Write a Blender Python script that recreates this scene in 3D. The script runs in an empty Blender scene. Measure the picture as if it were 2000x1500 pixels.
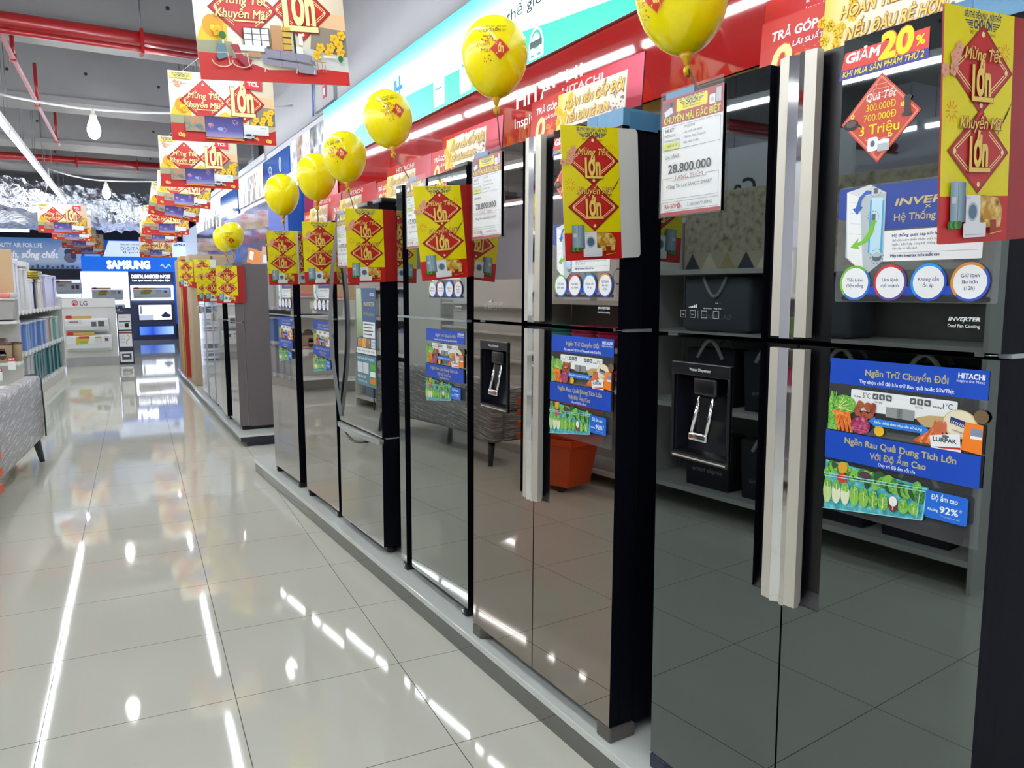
import bpy, bmesh, math, random
from mathutils import Vector, Matrix
from mathutils.geometry import tessellate_polygon
random.seed(7)
SC = bpy.context.scene
COL = SC.collection
PI = math.pi
R = math.radians

# ------------------------------------------------------------------ camera, world, exposure
cam_data = bpy.data.cameras.new('camera')
cam = bpy.data.objects.new('camera', cam_data)
COL.objects.link(cam)
cam_data.sensor_fit = 'HORIZONTAL'
cam_data.sensor_width = 36.0
cam_data.lens = 36.0 * 1523.18 / 2000.0
cam_data.clip_start = 0.02
cam_data.clip_end = 100
_yaw, _pit, _rol = R(25.59), R(6.99), R(-0.26)
_f = Vector((math.sin(_yaw), math.cos(_yaw), 0)); _r = Vector((math.cos(_yaw), -math.sin(_yaw), 0)); _u = Vector((0, 0, 1))
_f2 = _f * math.cos(_pit) - _u * math.sin(_pit); _u2 = _u * math.cos(_pit) + _f * math.sin(_pit)
_r3 = _r * math.cos(_rol) + _u2 * math.sin(_rol); _u3 = _u2 * math.cos(_rol) - _r * math.sin(_rol)
cm = Matrix((_r3, _u3, -_f2)).transposed().to_4x4()
cm.translation = Vector((0.36, -5.78, 1.44))
cam.matrix_world = cm
SC.camera = cam

world = bpy.data.worlds.new('world'); SC.world = world
world.use_nodes = True
world.node_tree.nodes['Background'].inputs[0].default_value = (0.75, 0.8, 0.9, 1)
world.node_tree.nodes['Background'].inputs[1].default_value = 0.05
SC.view_settings.view_transform = 'Standard'
SC.view_settings.look = 'None'
SC.view_settings.exposure = 0.1
SC.view_settings.gamma = 1.0
SC.view_settings.use_curve_mapping = False
SC.cycles.use_denoising = True
SC.cycles.max_bounces = 9
SC.cycles.diffuse_bounces = 4
SC.cycles.glossy_bounces = 5
SC.cycles.transmission_bounces = 4
SC.cycles.transparent_max_bounces = 12
SC.cycles.sample_clamp_indirect = 10.0
SC.cycles.caustics_reflective = False
SC.cycles.caustics_refractive = False
TUBE = 55.0          # emission of the fluorescent tubes
SIGN = 1.0           # emission of backlit signs

# ------------------------------------------------------------------ materials
def lin(c):
    c = c / 255.0
    return c / 12.92 if c <= 0.04045 else ((c + 0.055) / 1.055) ** 2.4
def rgb(h):
    h = h.lstrip('#')
    return (lin(int(h[0:2], 16)), lin(int(h[2:4], 16)), lin(int(h[4:6], 16)), 1.0)
_M = {}
def M(name, col='#808080', rough=0.5, metal=0.0, emit=0.0, coat=0.0, alpha=1.0, spec=0.5, trans=0.0, noise=0.0, nscale=8.0, bump=0.0, bscale=30.0, stretch=None, ior=None):
    if name in _M: return _M[name]
    m = bpy.data.materials.new(name); m.use_nodes = True
    nt = m.node_tree; b = nt.nodes['Principled BSDF']
    c = rgb(col) if isinstance(col, str) else (*col, 1.0)
    b.inputs['Base Color'].default_value = c
    b.inputs['Roughness'].default_value = rough
    b.inputs['Metallic'].default_value = metal
    b.inputs['Specular IOR Level'].default_value = spec
    if ior: b.inputs['IOR'].default_value = ior
    if coat: b.inputs['Coat Weight'].default_value = coat; b.inputs['Coat Roughness'].default_value = 0.05
    if emit:
        b.inputs['Emission Color'].default_value = c; b.inputs['Emission Strength'].default_value = emit
    if alpha < 1: b.inputs['Alpha'].default_value = alpha
    if trans: b.inputs['Transmission Weight'].default_value = trans
    if noise or bump:
        tc = nt.nodes.new('ShaderNodeTexCoord'); mp = nt.nodes.new('ShaderNodeMapping')
        nt.links.new(tc.outputs['Object'], mp.inputs['Vector'])
        if stretch: mp.inputs['Scale'].default_value = stretch[0]; mp.inputs['Rotation'].default_value = stretch[1]
        if noise:
            n = nt.nodes.new('ShaderNodeTexNoise'); n.inputs['Scale'].default_value = nscale; n.inputs['Detail'].default_value = 5
            nt.links.new(mp.outputs['Vector'], n.inputs['Vector'])
            mx = nt.nodes.new('ShaderNodeMix'); mx.data_type = 'RGBA'
            mx.inputs[6].default_value = tuple(min(1, v * (1 - noise)) for v in c[:3]) + (1,)
            mx.inputs[7].default_value = tuple(min(1, v * (1 + noise)) for v in c[:3]) + (1,)
            nt.links.new(n.outputs['Fac'], mx.inputs[0]); nt.links.new(mx.outputs[2], b.inputs['Base Color'])
        if bump:
            n2 = nt.nodes.new('ShaderNodeTexNoise'); n2.inputs['Scale'].default_value = bscale; n2.inputs['Detail'].default_value = 4
            nt.links.new(mp.outputs['Vector'], n2.inputs['Vector'])
            bp = nt.nodes.new('ShaderNodeBump'); bp.inputs['Strength'].default_value = bump; bp.inputs['Distance'].default_value = 0.02
            nt.links.new(n2.outputs['Fac'], bp.inputs['Height']); nt.links.new(bp.outputs['Normal'], b.inputs['Normal'])
    _M[name] = m
    return m
def ramp_mat(name, axis, lo, hi, stops, emit=0.0, rough=0.4, coord='Object'):
    """printed colour blend running along one object axis from lo to hi"""
    if name in _M: return _M[name]
    m = bpy.data.materials.new(name); m.use_nodes = True; nt = m.node_tree; b = nt.nodes['Principled BSDF']
    tc = nt.nodes.new('ShaderNodeTexCoord'); sx = nt.nodes.new('ShaderNodeSeparateXYZ'); mr = nt.nodes.new('ShaderNodeMapRange'); cr = nt.nodes.new('ShaderNodeValToRGB')
    nt.links.new(tc.outputs[coord], sx.inputs[0]); nt.links.new(sx.outputs['XYZ'.index(axis)], mr.inputs[0])
    mr.inputs[1].default_value = lo; mr.inputs[2].default_value = hi
    nt.links.new(mr.outputs[0], cr.inputs[0])
    el = cr.color_ramp.elements
    while len(el) < len(stops): el.new(0.5)
    for e, (p, c) in zip(el, stops): e.position = p; e.color = rgb(c)
    nt.links.new(cr.outputs[0], b.inputs['Base Color']); b.inputs['Roughness'].default_value = rough
    if emit:
        nt.links.new(cr.outputs[0], b.inputs['Emission Color']); b.inputs['Emission Strength'].default_value = emit
    _M[name] = m
    return m
def blotch_mat(name, cols, scale=12, rough=0.4, emit=0.0, detail=3):
    """photo-like print of soft blotches"""
    if name in _M: return _M[name]
    m = bpy.data.materials.new(name); m.use_nodes = True; nt = m.node_tree; b = nt.nodes['Principled BSDF']
    tc = nt.nodes.new('ShaderNodeTexCoord'); n = nt.nodes.new('ShaderNodeTexNoise'); cr = nt.nodes.new('ShaderNodeValToRGB')
    n.inputs['Scale'].default_value = scale; n.inputs['Detail'].default_value = detail
    nt.links.new(tc.outputs['Object'], n.inputs['Vector']); nt.links.new(n.outputs['Fac'], cr.inputs[0])
    el = cr.color_ramp.elements
    while len(el) < len(cols): el.new(0.5)
    for i, e in enumerate(el): e.position = 0.3 + 0.4 * i / max(1, len(cols) - 1); e.color = rgb(cols[i])
    nt.links.new(cr.outputs[0], b.inputs['Base Color']); b.inputs['Roughness'].default_value = rough
    if emit:
        nt.links.new(cr.outputs[0], b.inputs['Emission Color']); b.inputs['Emission Strength'].default_value = emit
    _M[name] = m
    return m
def floor_mat():
    m = bpy.data.materials.new('polished_tile'); m.use_nodes = True; nt = m.node_tree; b = nt.nodes['Principled BSDF']
    tc = nt.nodes.new('ShaderNodeTexCoord'); sx = nt.nodes.new('ShaderNodeSeparateXYZ'); nt.links.new(tc.outputs['Object'], sx.inputs[0])
    outs = []
    for k in (0, 1):
        d = nt.nodes.new('ShaderNodeMath'); d.operation = 'MULTIPLY'; d.inputs[1].default_value = 1 / 0.6; nt.links.new(sx.outputs[k], d.inputs[0])
        fr = nt.nodes.new('ShaderNodeMath'); fr.operation = 'ADD'; fr.inputs[1].default_value = 0.5; nt.links.new(d.outputs[0], fr.inputs[0])
        f2 = nt.nodes.new('ShaderNodeMath'); f2.operation = 'FRACT'; nt.links.new(fr.outputs[0], f2.inputs[0])
        s = nt.nodes.new('ShaderNodeMath'); s.operation = 'SUBTRACT'; s.inputs[1].default_value = 0.5; nt.links.new(f2.outputs[0], s.inputs[0])
        a = nt.nodes.new('ShaderNodeMath'); a.operation = 'ABSOLUTE'; nt.links.new(s.outputs[0], a.inputs[0])
        l = nt.nodes.new('ShaderNodeMath'); l.operation = 'LESS_THAN'; l.inputs[1].default_value = 0.0026; nt.links.new(a.outputs[0], l.inputs[0])
        outs.append(l)
    mxn = nt.nodes.new('ShaderNodeMath'); mxn.operation = 'MAXIMUM'; nt.links.new(outs[0].outputs[0], mxn.inputs[0]); nt.links.new(outs[1].outputs[0], mxn.inputs[1])
    n = nt.nodes.new('ShaderNodeTexNoise'); n.inputs['Scale'].default_value = 1.3; n.inputs['Detail'].default_value = 6; nt.links.new(tc.outputs['Object'], n.inputs['Vector'])
    c1 = nt.nodes.new('ShaderNodeMix'); c1.data_type = 'RGBA'; c1.inputs[6].default_value = rgb('#d3d2c3'); c1.inputs[7].default_value = rgb('#dad9cc'); nt.links.new(n.outputs['Fac'], c1.inputs[0])
    c2 = nt.nodes.new('ShaderNodeMix'); c2.data_type = 'RGBA'; c2.inputs[7].default_value = rgb('#4d4a44'); nt.links.new(mxn.outputs[0], c2.inputs[0]); nt.links.new(c1.outputs[2], c2.inputs[6])
    nt.links.new(c2.outputs[2], b.inputs['Base Color'])
    rr = nt.nodes.new('ShaderNodeMapRange'); rr.inputs[3].default_value = 0.045; rr.inputs[4].default_value = 0.6; nt.links.new(mxn.outputs[0], rr.inputs[0]); nt.links.new(rr.outputs[0], b.inputs['Roughness'])
    b.inputs['IOR'].default_value = 1.62
    n3 = nt.nodes.new('ShaderNodeTexNoise'); n3.inputs['Scale'].default_value = 3.0; n3.inputs['Detail'].default_value = 1; nt.links.new(tc.outputs['Object'], n3.inputs['Vector'])
    bp = nt.nodes.new('ShaderNodeBump'); bp.inputs['Strength'].default_value = 0.012; bp.inputs['Distance'].default_value = 0.02; nt.links.new(n3.outputs['Fac'], bp.inputs['Height']); nt.links.new(bp.outputs['Normal'], b.inputs['Normal'])
    return m

WHITE = M('white_print', '#f4f4f0', 0.45)
PAPER = M('paper_white', '#eef0f0', 0.5)
BLACK = M('black_print', '#16161a', 0.5)
GREYT = M('grey_print', '#5a5e66', 0.5)
RED = M('promo_red', '#c8201c', 0.4)
DRED = M('promo_dark_red', '#8e1414', 0.4)
MRED = M('diamond_red', '#c01d1a', 0.4)
YEL = M('promo_yellow', '#eedf00', 0.4)
GOLD = M('gold_print', '#f2cf5e', 0.4)
PGOLD = M('pale_gold_print', '#f3e7a0', 0.4)
ORANGE = M('orange_print', '#ee7d1a', 0.4)
NAVY = M('navy_print', '#1c2a6e', 0.4)
PURP = M('purple_print', '#3a3390', 0.4)
BLUE = M('sheet_blue', '#0f46b4', 0.35)
BLUE2 = M('sheet_light_blue', '#1668d4', 0.35)
PINK = M('blossom_pink', '#e9a98f', 0.5)
FOIL = M('gold_foil_text', '#c9b878', 0.35, 0.15)
GRN = M('leaf_green', '#5aa33a', 0.5)
GRND = M('leaf_dark_green', '#2c6b28', 0.5)
CARROT = M('carrot_orange', '#e56a1c', 0.5)
AQUA = M('drawer_aqua', '#3fa9b4', 0.4)
SILVERP = M('silver_print', '#b8c2c6', 0.4)
LGREY = M('light_grey_print', '#d6dadb', 0.45)
NAVYBODY = M('fridge_side_navy', '#0b0c15', 0.5, spec=0.08)
TAUPE = M('fridge_side_taupe', '#6a6262', 0.45)
BLACKP = M('black_plastic', '#0b0b10', 0.3)
SATIN = M('satin_silver', '#c9c4b8', 0.38, 0.35)
CHROME = M('chrome', '#e8e8e8', 0.04, 1.0)
GLASSB = M('black_mirror_glass', (0.17, 0.195, 0.2), 0.015, 1.0)
GLASSN = M('brown_mirror_glass', (0.36, 0.315, 0.285), 0.015, 1.0)
GLASSG = M('grey_mirror_glass', (0.37, 0.39, 0.375), 0.015, 1.0)
GLASSS = M('silver_mirror_glass', (0.44, 0.435, 0.42), 0.02, 1.0)
GLASST = M('taupe_mirror_glass', (0.42, 0.39, 0.375), 0.02, 1.0)
def clear_film(name='clear_film', a=0.1):
    m = bpy.data.materials.new(name); m.use_nodes = True; nt = m.node_tree
    for n in list(nt.nodes): nt.nodes.remove(n)
    o = nt.nodes.new('ShaderNodeOutputMaterial'); mx = nt.nodes.new('ShaderNodeMixShader'); t = nt.nodes.new('ShaderNodeBsdfTransparent'); g = nt.nodes.new('ShaderNodeBsdfPrincipled')
    g.inputs['Base Color'].default_value = (0.8, 0.82, 0.84, 1); g.inputs['Roughness'].default_value = 0.12
    mx.inputs[0].default_value = a
    nt.links.new(t.outputs[0], mx.inputs[1]); nt.links.new(g.outputs[0], mx.inputs[2]); nt.links.new(mx.outputs[0], o.inputs[0])
    return m
FILM = clear_film('clear_film', 0.07)
FILM2 = clear_film('clear_sleeve', 0.12)

# ------------------------------------------------------------------ object helpers
def link(o, parent=None):
    COL.objects.link(o)
    if parent is not None: o.parent = parent
    return o
def tag(o, label=None, cat=None, group=None, kind=None):
    if label: o['label'] = label
    if cat: o['category'] = cat
    if group: o['group'] = group
    if kind: o['kind'] = kind
    return o
def thing(name, label, cat, loc=(0, 0, 0), rz=0.0, group=None, rx=0.0, ry=0.0):
    o = bpy.data.objects.new(name, None); COL.objects.link(o)
    o.empty_display_size = 0.05
    o.location = loc; o.rotation_euler = (rx, ry, rz)
    return tag(o, label, cat, group)
def dup(root, loc, rz=None, label=None, group=None, name=None):
    c = root.copy(); COL.objects.link(c); c.location = loc
    if rz is not None: c.rotation_euler = (root.rotation_euler[0], root.rotation_euler[1], rz)
    if label: c['label'] = label
    if group: c['group'] = group
    for ch in [x for x in bpy.data.objects if x.parent == root]:
        d = ch.copy(); COL.objects.link(d); d.parent = c
        for g in [x for x in bpy.data.objects if x.parent == ch]:
            e = g.copy(); COL.objects.link(e); e.parent = d
    return c
class MB:
    def __init__(s): s.bm = bmesh.new(); s.ms = []
    def mi(s, m):
        if m not in s.ms: s.ms.append(m)
        return s.ms.index(m)
    def box(s, x0, x1, y0, y1, z0, z1, m, front=None, top=None, smooth=False):
        v = [s.bm.verts.new(p) for p in ((x0, y0, z0), (x1, y0, z0), (x1, y1, z0), (x0, y1, z0), (x0, y0, z1), (x1, y0, z1), (x1, y1, z1), (x0, y1, z1))]
        for k, f in enumerate(((0, 3, 2, 1), (4, 5, 6, 7), (0, 1, 5, 4), (1, 2, 6, 5), (2, 3, 7, 6), (3, 0, 4, 7))):
            fc = s.bm.faces.new([v[i] for i in f])
            fc.material_index = s.mi(front if (front and k == 2) else top if (top and k == 1) else m)
        return s
    def rbox(s, x0, x1, y0, y1, z0, z1, m, r=0.02, seg=3):
        """box with rounded edges"""
        t = bmesh.new(); bmesh.ops.create_cube(t, size=1.0)
        for v in t.verts: v.co = Vector(((x0 + x1) / 2 + v.co.x * (x1 - x0), (y0 + y1) / 2 + v.co.y * (y1 - y0), (z0 + z1) / 2 + v.co.z * (z1 - z0)))
        bmesh.ops.bevel(t, geom=list(t.edges), offset=r, segments=seg, profile=0.5, affect='EDGES')
        s.merge(t, m, True); return s
    def merge(s, t, m, smooth=False, mat4=None):
        mi = s.mi(m); mp = {}
        for v in t.verts: mp[v] = s.bm.verts.new(mat4 @ v.co if mat4 else v.co)
        for f in t.faces:
            try: nf = s.bm.faces.new([mp[v] for v in f.verts])
            except ValueError: continue
            nf.material_index = mi; nf.smooth = smooth
        t.free()
    def prism(s, pts, a0, a1, m, axis='y', cap=None):
        """outline extruded along an axis; pts are the other two coordinates in order"""
        def P(p, a): return {'y': (p[0], a, p[1]), 'x': (a, p[0], p[1]), 'z': (p[0], p[1], a)}[axis]
        A = [s.bm.verts.new(P(p, a0)) for p in pts]; B = [s.bm.verts.new(P(p, a1)) for p in pts]
        n = len(pts)
        f = s.bm.faces.new(A); f.material_index = s.mi(cap or m)
        f = s.bm.faces.new(B[::-1]); f.material_index = s.mi(m)
        for i in range(n):
            f = s.bm.faces.new((A[i], B[i], B[(i + 1) % n], A[(i + 1) % n])); f.material_index = s.mi(m)
        return s
    def cyl(s, p, q, r, m, r2=None, n=12, caps=True, smooth=True):
        p, q = Vector(p), Vector(q); d = q - p; r2 = r if r2 is None else r2
        a = d.orthogonal().normalized(); b = d.normalized().cross(a)
        A = [s.bm.verts.new(p + (a * math.cos(t) + b * math.sin(t)) * r) for t in [2 * PI * i / n for i in range(n)]]
        B = [s.bm.verts.new(q + (a * math.cos(t) + b * math.sin(t)) * r2) for t in [2 * PI * i / n for i in range(n)]]
        mi = s.mi(m)
        for i in range(n):
            f = s.bm.faces.new((A[i], A[(i + 1) % n], B[(i + 1) % n], B[i])); f.material_index = mi; f.smooth = smooth
        if caps:
            s.bm.faces.new(A[::-1]).material_index = mi; s.bm.faces.new(B).material_index = mi
        return s
    def tube(s, pts, r, m, n=8):
        pts = [Vector(p) for p in pts]; mi = s.mi(m); rings = []
        ref = None
        for i, p in enumerate(pts):
            d = (pts[min(i + 1, len(pts) - 1)] - pts[max(i - 1, 0)]).normalized()
            if ref is None: ref = d.orthogonal().normalized()
            ref = (ref - d * ref.dot(d)).normalized(); b = d.cross(ref)
            rr = r[i] if isinstance(r, (list, tuple)) else r
            rings.append([s.bm.verts.new(p + (ref * math.cos(t) + b * math.sin(t)) * rr) for t in [2 * PI * k / n for k in range(n)]])
        for A, B in zip(rings, rings[1:]):
            for i in range(n):
                f = s.bm.faces.new((A[i], A[(i + 1) % n], B[(i + 1) % n], B[i])); f.material_index = mi; f.smooth = True
        s.bm.faces.new(rings[0][::-1]).material_index = mi; s.bm.faces.new(rings[-1]).material_index = mi
        return s
    def lathe(s, prof, m, n=20, at=(0, 0, 0), sx=1.0, sy=1.0, close=True):
        mi = s.mi(m); rings = []
        for r, z in prof:
            if r < 1e-6: rings.append([s.bm.verts.new((at[0], at[1], at[2] + z))])
            else: rings.append([s.bm.verts.new((at[0] + sx * r * math.cos(2 * PI * i / n), at[1] + sy * r * math.sin(2 * PI * i / n), at[2] + z)) for i in range(n)])
        for A, B in zip(rings, rings[1:]):
            for i in range(n):
                j = (i + 1) % n
                vs = [A[0], B[j], B[i]] if len(A) == 1 else [A[i], A[j], B[0]] if len(B) == 1 else [A[i], A[j], B[j], B[i]]
                try:
                    f = s.bm.faces.new(vs); f.material_index = mi; f.smooth = True
                except ValueError: pass
        return s
    def mesh(s, name):
        bmesh.ops.recalc_face_normals(s.bm, faces=s.bm.faces)
        me = bpy.data.meshes.new(name); s.bm.to_mesh(me); s.bm.free()
        for m in s.ms: me.materials.append(m)
        return me
    def obj(s, name, parent=None, bevel=0.0, loc=None, rot=None):
        o = bpy.data.objects.new(name, s.mesh(name)); link(o, parent)
        if loc: o.location = loc
        if rot: o.rotation_euler = rot
        if bevel:
            b = o.modifiers.new('bevel', 'BEVEL'); b.width = bevel; b.segments = 2; b.limit_method = 'ANGLE'
        return o

# ------------------------------------------------------------------ printed graphics: flat layers in x (right) and z (up), facing -y
_TX = {}
def contours(body):
    """closed outlines of the lettering, one list of points per contour"""
    cu = bpy.data.curves.new('lettering', 'FONT'); cu.body = body; cu.resolution_u = 3; cu.fill_mode = 'NONE'
    o = bpy.data.objects.new('lettering', cu); COL.objects.link(o)
    me = bpy.data.meshes.new_from_object(o.evaluated_get(bpy.context.evaluated_depsgraph_get()))
    nb = [[] for _ in me.vertices]
    for e in me.edges: nb[e.vertices[0]].append(e.vertices[1]); nb[e.vertices[1]].append(e.vertices[0])
    co = [(v.co.x / CAP, v.co.y / CAP) for v in me.vertices]; seen = set(); out = []
    for k in range(len(co)):
        if k in seen or len(nb[k]) != 2: continue
        loop = [k]; seen.add(k); prev, cur = k, max(nb[k]) if abs(max(nb[k]) - k) == 1 else min(nb[k])
        while cur not in seen:
            seen.add(cur); loop.append(cur); nx = [q for q in nb[cur] if q != prev]
            if not nx: break
            prev, cur = cur, nx[0]
        p = [co[q] for q in loop]
        p = [q for a, q in enumerate(p) if a == 0 or math.hypot(q[0] - p[a - 1][0], q[1] - p[a - 1][1]) > 1e-5]
        if len(p) > 2: out.append(p)
    bpy.data.objects.remove(o); bpy.data.curves.remove(cu); bpy.data.meshes.remove(me)
    return out
def area2(p): return sum(a[0] * b[1] - b[0] * a[1] for a, b in zip(p, p[1:] + p[:1])) / 2
def inside(pt, p):
    c = False
    for a, b in zip(p, p[1:] + p[:1]):
        if (a[1] > pt[1]) != (b[1] > pt[1]) and pt[0] < (b[0] - a[0]) * (pt[1] - a[1]) / (b[1] - a[1]) + a[0]: c = not c
    return c
def grow(p, b):
    """move a closed outline outwards by b (inwards when b is negative)"""
    if area2(p) < 0: b = -b
    out = []
    for a, v, c in zip(p[-1:] + p[:-1], p, p[1:] + p[:1]):
        d1, d2 = Vector((v[0] - a[0], v[1] - a[1])).normalized(), Vector((c[0] - v[0], c[1] - v[1])).normalized()
        n = Vector((d1.y + d2.y, -d1.x - d2.x)); l = n.length
        if l < 1e-4: out.append((v[0] + d1.y * b, v[1] - d1.x * b)); continue
        n /= l; cx = d1.x * d2.y - d1.y * d2.x; k = b / max(l / 2, .72 if cx * b > 0 else .14); out.append((v[0] + n.x * k, v[1] + n.y * k))
    return out
def simple(p):
    """true when no two edges of the outline cross"""
    n = len(p)
    for i in range(n):
        ax, ay = p[i]; bx, by = p[(i + 1) % n]; lx, hx, ly, hy = min(ax, bx), max(ax, bx), min(ay, by), max(ay, by)
        for j in range(i + 2, n - (i == 0)):
            cx, cy = p[j]; dx, dy = p[(j + 1) % n]
            if (cx < lx and dx < lx) or (cx > hx and dx > hx) or (cy < ly and dy < ly) or (cy > hy and dy > hy): continue
            if ((bx - ax) * (cy - ay) - (by - ay) * (cx - ax)) * ((bx - ax) * (dy - ay) - (by - ay) * (dx - ax)) < 0 and ((dx - cx) * (ay - cy) - (dy - cy) * (ax - cx)) * ((dx - cx) * (by - cy) - (dy - cy) * (bx - cx)) < 0: return False
    return True
def text_shape(body, bold):
    """filled lettering: every outline with its own holes, thickened by growing the outlines"""
    bold *= 1.2; k = (body, bold)
    if k in _TX: return _TX[k]
    cs = contours(body); ar = [area2(p) for p in cs]; host = {}
    for a in range(len(cs)):
        q = [b for b in range(len(cs)) if abs(ar[b]) > abs(ar[a]) and ar[a] * ar[b] < 0 and all(inside(v, cs[b]) for v in cs[a])]
        if q: host[a] = min(q, key=lambda b: abs(ar[b]))
    outs = [a for a in range(len(cs)) if a not in host]
    if bold:
        for a in range(len(cs)):
            for k2 in (1, .85, .7, .5, .3, .15):
                base = cs[a]; bb = (-bold if a in host else bold) * k2
                for _ in range(40):   # drop the tiny edges that would turn over
                    p = grow(base, bb); n = len(p); bad = [i for i in range(n) if (p[(i + 1) % n][0] - p[i][0]) * (base[(i + 1) % n][0] - base[i][0]) + (p[(i + 1) % n][1] - p[i][1]) * (base[(i + 1) % n][1] - base[i][1]) <= 0]
                    if not bad or n < 5: break
                    i = min(bad, key=lambda q: math.hypot(base[(q + 1) % n][0] - base[q][0], base[(q + 1) % n][1] - base[q][1])); j = (i + 1) % n
                    A, B, C, D = base[i - 1], base[i], base[j], base[(j + 1) % n]
                    d1, d2 = (B[0] - A[0], B[1] - A[1]), (D[0] - C[0], D[1] - C[1]); den = d1[0] * d2[1] - d1[1] * d2[0]; q = ((B[0] + C[0]) / 2, (B[1] + C[1]) / 2)
                    if abs(den) > 1e-7:
                        u = ((C[0] - A[0]) * d2[1] - (C[1] - A[1]) * d2[0]) / den; x = (A[0] + d1[0] * u, A[1] + d1[1] * u)
                        if math.hypot(x[0] - q[0], x[1] - q[1]) < 2.5 * math.hypot(C[0] - B[0], C[1] - B[1]): q = x
                    base = [q if m == i else v for m, v in enumerate(base) if m != j]
                if area2(p) * ar[a] > 0 and simple(p): break
            else: p = cs[a]
            cs[a] = p
    vs, fs = [], []
    for n, a in enumerate(outs):
        flat = [v for p in [cs[a]] + [cs[h] for h in host if host[h] == a] for v in p]; b0 = len(vs); vs += [(v[0], v[1], n % 3) for v in flat]
        for t in tessellate_polygon([[Vector((x, y, 0)) for x, y in p] for p in [cs[a]] + [cs[h] for h in host if host[h] == a]]):
            u, v, w = (flat[n2] for n2 in t)
            f = [b0 + n2 for n2 in t]; fs.append(tuple(f if (v[0] - u[0]) * (w[1] - u[1]) - (w[0] - u[0]) * (v[1] - u[1]) > 0 else f[::-1]))
    _TX[k] = (vs, fs, min(v[0] for v in vs), max(v[0] for v in vs))
    return _TX[k]
CAP = 1.0
CAP = max(v[1] for v in text_shape('H', 0.0)[0]); _TX.clear()

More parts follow.
